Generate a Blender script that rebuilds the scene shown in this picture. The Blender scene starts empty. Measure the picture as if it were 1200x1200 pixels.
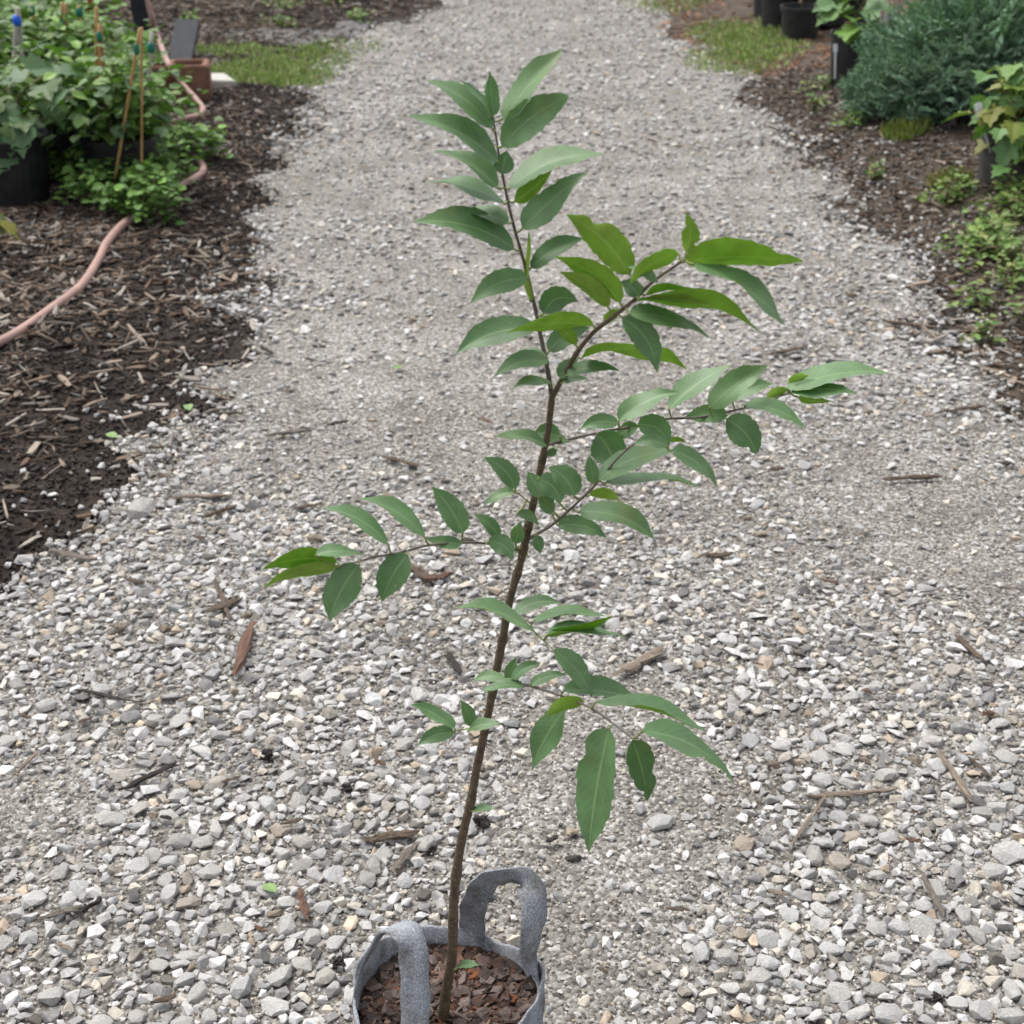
import bpy, bmesh, math, random
import numpy as np
from mathutils import Vector, Matrix

# ------------------------------------------------------------------ camera, world, light
SC = bpy.context.scene
COL = SC.collection
H = 1.66
FPX = 1750.0
PITCH = math.radians(26.7)
cam_d = bpy.data.cameras.new('camera')
cam = bpy.data.objects.new('camera', cam_d)
COL.objects.link(cam)
cam.location = (0, 0, H)
cam.rotation_euler = (math.pi / 2 - PITCH, 0, 0)
cam_d.sensor_width = 36
cam_d.lens = FPX / 1200 * 36
cam_d.clip_start = 0.05
cam_d.clip_end = 1000
cam_d.dof.use_dof = True
cam_d.dof.focus_distance = 2.05
cam_d.dof.aperture_fstop = 9.0
SC.camera = cam

SUN_EL, SUN_AZ = math.radians(62), math.radians(-50)      # azimuth from +Y, clockwise
w = bpy.data.worlds.new('World')
SC.world = w
w.use_nodes = True
nt = w.node_tree
bg = nt.nodes['Background']
sky = nt.nodes.new('ShaderNodeTexSky')
sky.sky_type = 'NISHITA'
sky.sun_disc = False
sky.sun_elevation = SUN_EL
sky.sun_rotation = SUN_AZ
sky.air_density = 1.0
sky.dust_density = 4.0
hs = nt.nodes.new('ShaderNodeHueSaturation')
hs.inputs['Saturation'].default_value = 0.30
nt.links.new(sky.outputs[0], hs.inputs['Color'])
nt.links.new(hs.outputs[0], bg.inputs['Color'])
bg.inputs['Strength'].default_value = 0.13
sl = bpy.data.lights.new('sun', 'SUN')
sl.energy = 1.1
sl.angle = math.radians(40)
sl.color = (1.0, 0.97, 0.92)
so = bpy.data.objects.new('sun', sl)
COL.objects.link(so)
sd = Vector((math.sin(SUN_AZ) * math.cos(SUN_EL), math.cos(SUN_AZ) * math.cos(SUN_EL), math.sin(SUN_EL)))
so.rotation_euler = sd.to_track_quat('Z', 'Y').to_euler()
so.location = (-3, -2, 8)
SC.view_settings.view_transform = 'Standard'
SC.view_settings.look = 'None'
SC.view_settings.gamma = 1
SC.view_settings.use_curve_mapping = False
SC.view_settings.exposure = 1.05

rng = np.random.default_rng(7)
random.seed(7)
FW = Vector((0, math.cos(PITCH), -math.sin(PITCH)))
UP = Vector((0, math.sin(PITCH), math.cos(PITCH)))
CAM = Vector((0, 0, H))


# ------------------------------------------------------------------ helpers
def ray(px, py):
    return FW + Vector((1, 0, 0)) * ((px - 600) / FPX) + UP * ((600 - py) / FPX)


def gp(px, py, z=0.0):
    d = ray(px, py)
    t = (z - H) / d.z
    return CAM + d * t


def at(px, py, Y):
    d = ray(px, py)
    return CAM + d * (Y / d.y)


def mpp(p):
    return (p - CAM).dot(FW) / FPX


def hash2(ix, iy, seed):
    n = (ix.astype(np.int64) * 374761393 + iy.astype(np.int64) * 668265263 + seed * 974634777) & 0xffffffff
    n = ((n ^ (n >> 13)) * 1274126177) & 0xffffffff
    return ((n ^ (n >> 16)) & 0xffff) / 65535.0


def vn(x, y, s, seed=0):
    x = np.asarray(x, float) / s
    y = np.asarray(y, float) / s
    ix = np.floor(x); iy = np.floor(y)
    fx = x - ix; fy = y - iy
    fx = fx * fx * (3 - 2 * fx); fy = fy * fy * (3 - 2 * fy)
    a = hash2(ix, iy, seed); b = hash2(ix + 1, iy, seed)
    c = hash2(ix, iy + 1, seed); d = hash2(ix + 1, iy + 1, seed)
    return (a * (1 - fx) + b * fx) * (1 - fy) + (c * (1 - fx) + d * fx) * fy - 0.5


def sstep(a, b, x):
    t = np.clip((np.asarray(x, float) - a) / (b - a), 0, 1)
    return t * t * (3 - 2 * t)


_le = [(-140, 720), (-20, 690), (85, 650), (138, 580), (185, 505), (240, 430), (275, 345), (300, 275), (330, 205), (350, 150),
       (362, 112), (372, 82), (395, 52), (455, 32), (510, 10), (535, -10)]
_re = [(1420, 700), (1330, 610), (1200, 480), (1150, 420), (1075, 340), (1010, 265), (960, 200), (915, 150), (872, 100),
       (840, 70), (795, 35), (762, 5), (735, -20)]
_lp = sorted([(gp(*p).y, gp(*p).x) for p in _le])
_rp = sorted([(gp(*p).y, gp(*p).x) for p in _re])
_lp = [(-5, _lp[0][1] + 0.0)] + _lp + [(60, _lp[-1][1] - 4)]
_rp = [(-5, _rp[0][1] + 0.0)] + _rp + [(60, _rp[-1][1] - 4)]


def XL(y): return np.interp(y, [p[0] for p in _lp], [p[1] for p in _lp])
def XR(y): return np.interp(y, [p[0] for p in _rp], [p[1] for p in _rp])


def hgt(x, y):
    x = np.asarray(x, float); y = np.asarray(y, float)
    l = XL(y) - x
    r = x - XR(y)
    h = 0.010 * vn(x, y, 0.5, 3) + 0.006 * vn(x, y, 0.17, 4)
    h = h + sstep(-0.1, 0.5, l) * (0.045 + 0.05 * vn(x, y, 0.35, 5) + 0.03 * vn(x, y, 0.11, 6))
    h = h + sstep(-0.05, 0.7, r) * (0.09 + 0.06 * vn(x, y, 0.4, 7) + 0.03 * vn(x, y, 0.12, 8))
    return h


def hz(x, y): return float(hgt(np.array([x]), np.array([y]))[0])


def gph(px, py, dz=0.0):
    z = 0.0
    for _ in range(6):
        p = gp(px, py, z)
        z = hz(p.x, p.y) + dz
    return gp(px, py, z)


def tag(o, label=None, cat=None, group=None, kind=None):
    if label: o['label'] = label
    if cat: o['category'] = cat
    if group: o['group'] = group
    if kind: o['kind'] = kind
    return o


def empty(name, loc=(0, 0, 0)):
    o = bpy.data.objects.new(name, None)
    o.empty_display_size = 0.05
    COL.objects.link(o)
    o.location = loc
    return o


def link(name, me, mats, parent=None):
    o = bpy.data.objects.new(name, me)
    COL.objects.link(o)
    if mats is not None and not me.materials:
        for m in (mats if isinstance(mats, (list, tuple)) else [mats]):
            me.materials.append(m)
    if parent is not None:
        o.parent = parent
        o.matrix_parent_inverse = Matrix.Translation(-parent_loc(parent))
    return o


def parent_loc(p):
    v = Vector(p.location)
    if p.parent is not None and p.type == 'EMPTY':
        v = v
    return v


def tri_mesh(name, V, F, C=None, smooth=False):
    V = np.asarray(V, np.float32); F = np.asarray(F, np.int32)
    me = bpy.data.meshes.new(name)
    me.vertices.add(len(V)); me.vertices.foreach_set('co', V.ravel())
    me.loops.add(F.size); me.loops.foreach_set('vertex_index', F.ravel())
    me.polygons.add(len(F))
    me.polygons.foreach_set('loop_start', np.arange(0, F.size, F.shape[1], dtype=np.int32))
    if C is not None:
        a = me.color_attributes.new('Col', 'FLOAT_COLOR', 'POINT')
        cc = np.ones((len(V), 4), np.float32); cc[:, :3] = C
        a.data.foreach_set('color', cc.ravel())
    me.update(calc_edges=True)
    me.polygons.foreach_set('use_smooth', np.full(len(F), smooth, dtype=bool))
    return me


def rot_mats(yaw, tilt, taz, spin=None):
    """random orientation: yaw about z, then tilt about a horizontal axis at azimuth taz"""
    n = len(yaw)
    c, s = np.cos(yaw), np.sin(yaw)
    Z = np.zeros((n, 3, 3)); Z[:, 0, 0] = c; Z[:, 0, 1] = -s; Z[:, 1, 0] = s; Z[:, 1, 1] = c; Z[:, 2, 2] = 1
    ax = np.stack([np.cos(taz), np.sin(taz), np.zeros(n)], 1)
    K = np.zeros((n, 3, 3))
    K[:, 0, 1] = -ax[:, 2]; K[:, 0, 2] = ax[:, 1]; K[:, 1, 0] = ax[:, 2]; K[:, 1, 2] = -ax[:, 0]; K[:, 2, 0] = -ax[:, 1]; K[:, 2, 1] = ax[:, 0]
    I = np.eye(3)[None]
    T = I + np.sin(tilt)[:, None, None] * K + (1 - np.cos(tilt))[:, None, None] * (K @ K)
    return T @ Z


def scatter(name, protos, P, R, S, C, mats, parent=None, smooth=False):
    P = np.asarray(P, float)
    n = len(P)
    S = np.asarray(S, float)
    if S.ndim == 1: S = np.repeat(S[:, None], 3, 1)
    pick = rng.integers(0, len(protos), n)
    Vs, Fs, Cs = [], [], []
    off = 0
    for k, (v, f) in enumerate(protos):
        idx = np.where(pick == k)[0]
        if not len(idx): continue
        vv = v[None] * S[idx][:, None, :]
        vv = np.einsum('nij,nvj->nvi', R[idx], vv) + P[idx][:, None, :]
        m = len(v)
        ff = f[None] + (np.arange(len(idx)) * m)[:, None, None] + off
        Vs.append(vv.reshape(-1, 3)); Fs.append(ff.reshape(-1, 3))
        Cs.append(np.repeat(C[idx], m, 0))
        off += m * len(idx)
    me = tri_mesh(name, np.concatenate(Vs), np.concatenate(Fs), np.concatenate(Cs), smooth)
    return link(name, me, mats, parent)


def hull(npts, flat=0.65, seed=0, rough=0.2):
    r = np.random.default_rng(seed)
    p = r.normal(size=(npts, 3))
    p /= np.linalg.norm(p, axis=1)[:, None]
    p = np.sign(p) * np.abs(p) ** 0.8
    p /= np.abs(p).max(0)
    p *= 1 - rough * r.random((npts, 1))
    p[:, 1] *= 0.65 + 0.3 * r.random(); p[:, 2] *= flat
    bm = bmesh.new()
    for q in p: bm.verts.new(q)
    bmesh.ops.convex_hull(bm, input=bm.verts)
    bmesh.ops.delete(bm, geom=[v for v in bm.verts if not v.link_faces], context='VERTS')
    bmesh.ops.triangulate(bm, faces=bm.faces)
    bm.verts.index_update()
    v = np.array([q.co[:] for q in bm.verts]); f = np.array([[q.index for q in t.verts] for t in bm.faces])
    bm.free()
    return v, f


def sliver(seed, seg=3, thick=0.16, wid=0.3):
    """splintered wood chip along x, length 2"""
    r = np.random.default_rng(seed)
    V, F = [], []
    bend = r.normal() * 0.15; tw = r.normal() * 0.3
    for i in range(seg + 1):
        t = i / seg
        x = -1 + 2 * t
        ww = wid * (0.55 + 0.6 * math.sin(math.pi * (0.15 + 0.7 * t))) * (0.75 + 0.5 * r.random())
        th = thick * (0.6 + 0.6 * r.random())
        a = tw * x
        cz = bend * (1 - x * x) + r.normal() * 0.02
        cy = r.normal() * 0.05
        for (y, z) in ((-ww, -th), (ww, -th), (ww * 0.9, th), (-ww * 0.9, th)):
            V.append((x + r.normal() * 0.07, cy + y * math.cos(a) - z * math.sin(a), cz + y * math.sin(a) + z * math.cos(a)))
    for i in range(seg):
        b = i * 4
        for j in range(4):
            k = (j + 1) % 4
            F += [(b + j, b + k, b + 4 + k), (b + j, b + 4 + k, b + 4 + j)]
    e = seg * 4
    F += [(0, 2, 1), (0, 3, 2), (e, e + 1, e + 2), (e, e + 2, e + 3)]
    return np.array(V), np.array(F)


def tube_arrays(pts, rad, n=8, cap=True):
    pts = [Vector(p) for p in pts]
    V, F = [], []
    prev = None
    for i, p in enumerate(pts):
        a = pts[max(i - 1, 0)]; b = pts[min(i + 1, len(pts) - 1)]
        t = (b - a).normalized()
        if prev is None:
            u = t.orthogonal().normalized()
        else:
            u = (prev - t * prev.dot(t)).normalized()
        prev = u
        v = t.cross(u)
        for k in range(n):
            q = 2 * math.pi * k / n
            V.append(p + (u * math.cos(q) + v * math.sin(q)) * rad[i])
    for i in range(len(pts) - 1):
        for k in range(n):
            k2 = (k + 1) % n
            a, b, c, d = i * n + k, i * n + k2, (i + 1) * n + k2, (i + 1) * n + k
            F += [(a, b, c), (a, c, d)]
    if cap:
        V.append(pts[0]); V.append(pts[-1])
        c0, c1 = len(V) - 2, len(V) - 1
        e = (len(pts) - 1) * n
        for k in range(n):
            k2 = (k + 1) % n
            F += [(c0, k2, k), (c1, e + k, e + k2)]
    return np.array([tuple(v) for v in V]), np.array(F)


def smooth_path(pts, sub=6):
    pts = [Vector(p) for p in pts]
    out = []
    for i in range(len(pts) - 1):
        p0 = pts[max(i - 1, 0)]; p1 = pts[i]; p2 = pts[i + 1]; p3 = pts[min(i + 2, len(pts) - 1)]
        for k in range(sub):
            t = k / sub
            out.append(0.5 * ((2 * p1) + (p2 - p0) * t + (2 * p0 - 5 * p1 + 4 * p2 - p3) * t * t + (3 * p1 - p0 - 3 * p2 + p3) * t ** 3))
    out.append(pts[-1])
    return out


def tube(name, pts, rad, mat, parent=None, n=8, color=None):
    if not hasattr(rad, '__len__'): rad = [rad] * len(pts)
    V, F = tube_arrays(pts, rad, n)
    return link(name, tri_mesh(name, V, F, None if color is None else np.array(color), True), mat, parent)


# ------------------------------------------------------------------ materials
def mat_new(name):
    m = bpy.data.materials.new(name)
    m.use_nodes = True
    t = m.node_tree
    return m, t, t.nodes['Principled BSDF']


def N(t, typ, **kw):
    n = t.nodes.new(typ)
    for k, v in kw.items():
        if k in n.inputs.keys(): n.inputs[k].default_value = v
        else: setattr(n, k, v)
    return n


def ramp(t, src, stops):
    r = t.nodes.new('ShaderNodeValToRGB')
    e = r.color_ramp.elements
    while len(e) < len(stops): e.new(0.5)
    for q, (p, c) in zip(e, stops):
        q.position = p
        q.color = (*c, 1) if len(c) == 3 else c
    t.links.new(src, r.inputs[0])
    return r.outputs[0]


def mix(t, a, b, fac, mode='MIX'):
    m = t.nodes.new('ShaderNodeMix')
    m.data_type = 'RGBA'; m.blend_type = mode
    for s, v in ((m.inputs[6], a), (m.inputs[7], b), (m.inputs[0], fac)):
        if hasattr(v, 'links') or isinstance(v, bpy.types.NodeSocket): t.links.new(v, s)
        elif isinstance(v, (int, float)): s.default_value = v
        else: s.default_value = (*v, 1)
    return m.outputs[2]


def objco(t):
    return t.nodes.new('ShaderNodeTexCoord').outputs['Object']


def noise(t, scale, detail=4, co=None, rough=0.55):
    n = N(t, 'ShaderNodeTexNoise', Scale=scale, Detail=detail, Roughness=rough)
    t.links.new(co if co is not None else objco(t), n.inputs['Vector'])
    return n.outputs['Fac']


def bump(t, p, h, strength=0.4, dist=0.002):
    b = N(t, 'ShaderNodeBump', Strength=strength, Distance=dist)
    t.links.new(h, b.inputs['Height'])
    t.links.new(b.outputs[0], p.inputs['Normal'])


def attr_mat(name, nscale, lo, hi, rough=0.85, bscale=None, bdist=0.001, bstr=0.4, spec=0.3, stretch=None):
    m, t, p = mat_new(name)
    a = N(t, 'ShaderNodeAttribute', attribute_name='Col')
    co = objco(t)
    if stretch:
        mp = N(t, 'ShaderNodeMapping'); mp.inputs['Scale'].default_value = stretch
        t.links.new(co, mp.inputs['Vector']); co = mp.outputs[0]
    f = noise(t, nscale, 5, co)
    t.links.new(mix(t, a.outputs['Color'], ramp(t, f, [(0.3, (lo,) * 3), (0.7, (hi,) * 3)]), 1.0, 'MULTIPLY'), p.inputs['Base Color'])
    p.inputs['Roughness'].default_value = rough
    p.inputs['Specular IOR Level'].default_value = spec
    bump(t, p, noise(t, bscale or nscale, 4, co), bstr, bdist)
    return m


def plain(name, col, rough=0.6, nscale=30, var=0.25, bdist=0.001, spec=0.3):
    m, t, p = mat_new(name)
    f = noise(t, nscale, 5)
    lo = tuple(c * (1 - var) for c in col); hi = tuple(min(1, c * (1 + var)) for c in col)
    t.links.new(ramp(t, f, [(0.3, lo), (0.7, hi)]), p.inputs['Base Color'])
    p.inputs['Roughness'].default_value = rough
    p.inputs['Specular IOR Level'].default_value = spec
    bump(t, p, noise(t, nscale * 4, 3), 0.4, bdist)
    return m


M_STONE = attr_mat('limestone', 130, 0.72, 1.15, 0.88, 260, 0.0012, 0.5)
M_CHIP = attr_mat('wood_chip', 120, 0.6, 1.2, 0.85, 240, 0.001, 0.5)
M_CRUMB = attr_mat('soil_crumb', 150, 0.6, 1.2, 0.9, 300, 0.001, 0.4)
M_FOL = attr_mat('foliage', 40, 0.8, 1.15, 0.5, 80, 0.0004, 0.2, 0.35)
# leaves let a little light through
for _m in (M_FOL,):
    t = _m.node_tree; p = t.nodes['Principled BSDF']
    tr = N(t, 'ShaderNodeBsdfTranslucent'); tr.inputs['Color'].default_value = (0.10, 0.22, 0.02, 1)
    mx = N(t, 'ShaderNodeMixShader', Fac=0.22)
    out = t.nodes['Material Output']
    t.links.new(p.outputs[0], mx.inputs[1]); t.links.new(tr.outputs[0], mx.inputs[2]); t.links.new(mx.outputs[0], out.inputs[0])


def soil_mat():
    m, t, p = mat_new('dark_soil')
    co = objco(t)
    a = noise(t, 9, 6, co, 0.65); b = noise(t, 70, 5, co, 0.7)
    sx = t.nodes.new('ShaderNodeSeparateXYZ'); t.links.new(co, sx.inputs[0])
    mr = N(t, 'ShaderNodeMapRange'); mr.inputs[1].default_value = 0.2; mr.inputs[2].default_value = 1.2
    t.links.new(sx.outputs[0], mr.inputs[0])
    left = ramp(t, b, [(0.3, (0.010, 0.0075, 0.006)), (0.55, (0.030, 0.021, 0.015)), (0.75, (0.085, 0.06, 0.043))])
    right = ramp(t, b, [(0.3, (0.035, 0.027, 0.02)), (0.55, (0.085, 0.066, 0.05)), (0.75, (0.17, 0.14, 0.11))])
    c = mix(t, left, right, mr.outputs[0])
    c = mix(t, c, ramp(t, a, [(0.3, (0.6, 0.6, 0.6)), (0.7, (1.25, 1.2, 1.15))]), 1.0, 'MULTIPLY')
    t.links.new(c, p.inputs['Base Color'])
    p.inputs['Roughness'].default_value = 0.85
    p.inputs['Specular IOR Level'].default_value = 0.25
    bump(t, p, noise(t, 60, 6, co, 0.7), 0.9, 0.012)
    return m


def grit_mat():
    m, t, p = mat_new('path_grit')
    co = objco(t)
    v = N(t, 'ShaderNodeTexVoronoi', Scale=150.0); t.links.new(co, v.inputs['Vector'])
    sp = t.nodes.new('ShaderNodeSeparateColor'); t.links.new(v.outputs['Color'], sp.inputs[0])
    cell = ramp(t, sp.outputs[0], [(0.0, (0.07, 0.062, 0.054)), (0.3, (0.165, 0.156, 0.144)), (0.62, (0.255, 0.242, 0.220)), (0.85, (0.37, 0.36, 0.34)), (1.0, (0.55, 0.54, 0.52))])
    big = noise(t, 3.0, 4, co)
    c = mix(t, cell, ramp(t, big, [(0.32, (0.66, 0.63, 0.59)), (0.65, (1.08, 1.07, 1.05))]), 1.0, 'MULTIPLY')
    c = mix(t, c, (0.23, 0.215, 0.195), ramp(t, noise(t, 260, 3, co), [(0.45, (0, 0, 0)), (0.7, (0.6, 0.6, 0.6))]))
    t.links.new(c, p.inputs['Base Color'])
    p.inputs['Roughness'].default_value = 0.92
    p.inputs['Specular IOR Level'].default_value = 0.2
    b1 = N(t, 'ShaderNodeBump', Strength=0.9, Distance=0.004, invert=True)
    t.links.new(v.outputs['Distance'], b1.inputs['Height'])
    b2 = N(t, 'ShaderNodeBump', Strength=0.5, Distance=0.003)
    t.links.new(noise(t, 400, 3, co), b2.inputs['Height']); t.links.new(b1.outputs[0], b2.inputs['Normal'])
    t.links.new(b2.outputs[0], p.inputs['Normal'])
    return m


M_SOIL = soil_mat()
M_GRIT = grit_mat()


# ------------------------------------------------------------------ ground and path
def grid_mesh(name, xs, ys, zf):
    X, Y = np.meshgrid(xs, ys)
    Z = zf(X, Y)
    V = np.stack([X, Y, Z], -1).reshape(-1, 3)
    nx, ny = X.shape[1], X.shape[0]
    i = (np.arange(ny - 1)[:, None] * nx + np.arange(nx - 1)[None]).ravel()
    F = np.stack([i, i + 1, i + nx + 1, i + nx], 1)
    return tri_mesh(name, V, F, None, True)


xs = np.concatenate([[-400, -150, -60, -25, -12], np.arange(-8, -5, 0.2), np.arange(-5, 5, 0.05), np.arange(5, 8.1, 0.2), [12, 25, 60, 150, 400]])
ys = np.concatenate([[-60, -20, -5, -1], np.arange(0, 14, 0.05), np.arange(14, 20, 0.25), [25, 35, 60, 120, 300, 600]])


def ground_z(X, Y):
    far = sstep(7, 10, np.abs(X)) + sstep(15, 22, Y)
    return np.where(far > 0.99, 0.03, hgt(X, Y))


ground = tag(link('ground', grid_mesh('ground', xs, ys, ground_z), M_SOIL), 'dark mulched soil of the beds on both sides of the gravel drive', 'ground', kind='structure')

# path sheet: sinks under the soil along an uneven edge
us = np.concatenate([np.linspace(-0.22, 0.22, 12), np.linspace(0.3, 0.7, 30)])
ysp = np.concatenate([np.arange(-2, 14, 0.05), np.arange(14, 40, 0.5)])
E = 0.30
rows = []
nu = 70
U, Yp = np.meshgrid(np.linspace(0, 1, nu), ysp)
L_, R_ = XL(Yp) - E, XR(Yp) + E
Xp = L_ + (R_ - L_) * U
ed = np.minimum(Xp - XL(Yp), XR(Yp) - Xp)
wob = 0.26 * vn(Xp, Yp, 0.22, 21) + 0.16 * vn(Xp, Yp, 0.07, 22) + 0.16 * vn(Xp, Yp, 0.8, 23)
Zp = hgt(Xp, Yp) + 0.010 * np.clip((ed + wob) / 0.12, -4, 1)
Vp = np.stack([Xp, Yp, Zp], -1).reshape(-1, 3)
i = (np.arange(len(ysp) - 1)[:, None] * nu + np.arange(nu - 1)[None]).ravel()
path = tag(link('gravel_path', tri_mesh('gravel_path', Vp, np.stack([i, i + 1, i + nu + 1, i + nu], 1), None, True), M_GRIT),
           'pale grey crushed limestone drive running between the beds', 'path', kind='structure')


def path_in(x, y):
    e = np.minimum(x - XL(y), XR(y) - x)
    return e + 0.26 * vn(x, y, 0.22, 21) + 0.16 * vn(x, y, 0.07, 22) + 0.16 * vn(x, y, 0.8, 23)


# where the loose stone lies thick and where wheels ground it fine
_co = [(200, 1080, .35, 1), (350, 880, .3, 1), (300, 745, .33, .9), (60, 790, .3, .8), (1050, 900, .35, 1), (1040, 1100, .4, .9), (980, 760, .3, .7),
       (200, 545, .3, .9), (720, 690, .25, .6), (1080, 450, .5, .6), (960, 580, .35, .4), (480, 900, .15, .5), (430, 1080, .2, .8), (700, 560, .3, .4),
       (330, 330, .4, .4), (480, 560, .3, .3), (1000, 330, .5, .5),
       (620, 560, .3, -.5), (560, 700, .2, -.4), (1100, 560, .35, -.5), (500, 400, .4, -.6), (880, 700, .2, -.5), (740, 1010, .2, -1), (760, 900, .2, -.9), (400, 480, .4, -.7), (50, 950, .14, -1), (1170, 640, .3, -1), (660, 1120, .14, -1), (650, 330, .6, -.4),
       (850, 450, .4, -.6), (600, 180, 1.0, -.2), (150, 890, .12, -.5)]
_cw = [(gp(a, b).x, gp(a, b).y, r, k) for a, b, r, k in _co]


def coarse(x, y):
    v = 0.29 + 0.65 * vn(x, y, 0.35, 31) + 0.35 * vn(x, y, 0.12, 32)
    for cx, cy, r, k in _cw:
        v = v + 0.7 * k * np.exp(-(((x - cx) / r) ** 2 + ((y - cy) / (r * 1.5)) ** 2))
    return np.clip(v, 0, 1)


def in_view(x, y, m=0.12):
    z = y * math.cos(PITCH) + H * math.sin(PITCH)
    return np.abs(x) < (600 / FPX) * z * (1 + m) + 0.1


BAGC = Vector((-0.088, 1.49, 0))


def stone_cols(n):
    g = np.clip(rng.normal(0.395, 0.105, n), 0.10, 0.64)
    warm = rng.random(n)
    c = np.stack([g * 1.01, g * 0.985, g * 0.94], 1)
    k = warm < 0.16
    c[k] *= np.array([1.02, 0.95, 0.85])
    k = (warm > 0.16) & (warm < 0.19)
    c[k] *= np.array([0.92, 0.77, 0.62])
    k = (warm > 0.84)
    c[k] *= np.array([0.97, 0.99, 1.01])
    k = rng.random(n) < 0.07
    c[k] *= 0.5
    return c


cell = {}
CS = 0.03


def dart(xy, r, pack):
    keep = []
    for i in range(len(xy)):
        x, y = xy[i]; ri = r[i]
        cx, cy = int(x // CS), int(y // CS)
        ok = True
        rr = int((ri + 0.024) / CS) + 1
        for a in range(cx - rr, cx + rr + 1):
            for b in range(cy - rr, cy + rr + 1):
                for (qx, qy, qr) in cell.get((a, b), ()):
                    if (qx - x) ** 2 + (qy - y) ** 2 < (pack * (qr + ri)) ** 2:
                        ok = False; break
                if not ok: break
            if not ok: break
        if ok:
            cell.setdefault((cx, cy), []).append((x, y, ri))
            keep.append(i)
    return np.array(keep, int)


def rand_pts(n, y0, y1, xmax):
    # density falls off with distance like the frame widens
    y = y0 + (y1 - y0) * rng.random(n)
    hw = (600 / FPX) * (y * math.cos(PITCH) + H * math.sin(PITCH)) * 1.14 + 0.1
    x = (rng.random(n) * 2 - 1) * hw
    return x, y


def area(y0, y1):
    yy = np.linspace(y0, y1, 50)
    return np.trapezoid(2 * ((600 / FPX) * (yy * math.cos(PITCH) + H * math.sin(PITCH)) * 1.14 + 0.1), yy) if hasattr(np, 'trapezoid') else np.trapz(2 * ((600 / FPX) * (yy * math.cos(PITCH) + H * math.sin(PITCH)) * 1.14 + 0.1), yy)


def not_bag(x, y): return (x - BAGC.x) ** 2 + (y - BAGC.y) ** 2 > 0.118 ** 2


BIG = [hull(17, 0.62, s, 0.16) for s in range(16)]
MED = [hull(13, 0.66, 100 + s, 0.2) for s in range(24)]
SML = [hull(8, 0.7, 200 + s, 0.25) for s in range(20)]

bx_, by_, br_ = [], [], []
# known large rocks first
rocks = [(165, 606, 0.052), (130, 968, 0.03), (330, 1152, 0.03), (540, 960, 0.02), (850, 1130, 0.028), (70, 1030, 0.026), (1095, 1050, 0.03), (960, 870, 0.027),
         (1015, 875, 0.026), (1180, 1010, 0.036), (900, 1135, 0.026), (240, 995, 0.027), (285, 1165, 0.032), (705, 905, 0.022), (610, 890, 0.02),
         (712, 686, 0.022), (675, 705, 0.03), (690, 690, 0.026), (745, 655, 0.026), (800, 700, 0.026), (1080, 1095, 0.03), (450, 1010, 0.024)]
for a, b, r in rocks:
    r *= 0.82
    p = gp(a, b); bx_.append(p.x); by_.append(p.y); br_.append(r)
k = dart(list(zip(bx_, by_)), br_, 0.5)
LX = [np.array(bx_)[k]]; LY = [np.array(by_)[k]]; LR = [np.array(br_)[k]]
x, y = rand_pts(int(620 * area(1.05, 6.5)), 1.05, 6.5, 3)
cz_ = coarse(x, y)
ok = (path_in(x, y) > -0.02) & not_bag(x, y) & (rng.random(len(x)) < np.clip(cz_ ** 1.6 * 1.1, 0.02, 1))
x, y = x[ok], y[ok]
r = 0.0112 + 0.0112 * rng.random(len(x)) ** 2.2
o_ = np.argsort(-r); x, y, r = x[o_], y[o_], r[o_]
k = dart(list(zip(x, y)), r, 0.82)
LX.append(x[k]); LY.append(y[k]); LR.append(r[k])
x = np.concatenate(LX); y = np.concatenate(LY); r = np.concatenate(LR)
appar = r / (y * math.cos(PITCH) + H * math.sin(PITCH))
appar[~in_view(x, y, -0.02)] *= 0.1
appar[y < 1.15] *= 0.1
order = np.argsort(-appar)
ind, rest = order[:295], order[295:]


def stone_xf(x, y, r, embed=0.25):
    n = len(x)
    R = rot_mats(rng.random(n) * 6.28, np.abs(rng.normal(0, 0.25, n)), rng.random(n) * 6.28)
    z = hgt(x, y) + 0.010 + r * (0.5 - embed) * 0.9 + rng.normal(0, 0.0015, n)
    S = np.stack([r * rng.uniform(0.95, 1.3, n), r * rng.uniform(0.9, 1.15, n), r * rng.uniform(0.75, 1.1, n) * np.where(r > 0.017, 0.75, 1)], 1)
    return np.stack([x, y, z], 1), R, S


# 295 largest stones: objects of their own on the path, sharing a few meshes; colour per object
m, t, p = mat_new('single_stone')
oi = N(t, 'ShaderNodeObjectInfo')
f = noise(t, 6.0, 6, None, 0.65)
tone = ramp(t, oi.outputs['Random'], [(0, (0.33, 0.315, 0.295)), (0.16, (0.54, 0.53, 0.505)), (0.34, (0.43, 0.415, 0.39)), (0.5, (0.60, 0.59, 0.57)), (0.58, (0.41, 0.35, 0.285)), (0.64, (0.48, 0.47, 0.445)), (0.84, (0.50, 0.50, 0.495)), (1, (0.63, 0.62, 0.59))])
t.links.new(mix(t, tone, ramp(t, f, [(0.3, (0.72, 0.71, 0.69)), (0.7, (1.14, 1.14, 1.13))]), 1.0, 'MULTIPLY'), p.inputs['Base Color'])
p.inputs['Roughness'].default_value = 0.88
p.inputs['Specular IOR Level'].default_value = 0.3
bv = N(t, 'ShaderNodeBevel', samples=4); bv.inputs['Radius'].default_value = 0.0035
bp1 = N(t, 'ShaderNodeBump', Strength=0.55, Distance=0.07)
t.links.new(noise(t, 7, 7, None, 0.72), bp1.inputs['Height']); t.links.new(bv.outputs[0], bp1.inputs['Normal']); t.links.new(bp1.outputs[0], p.inputs['Normal'])
M_STONE1 = m
BIGM = []
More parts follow.
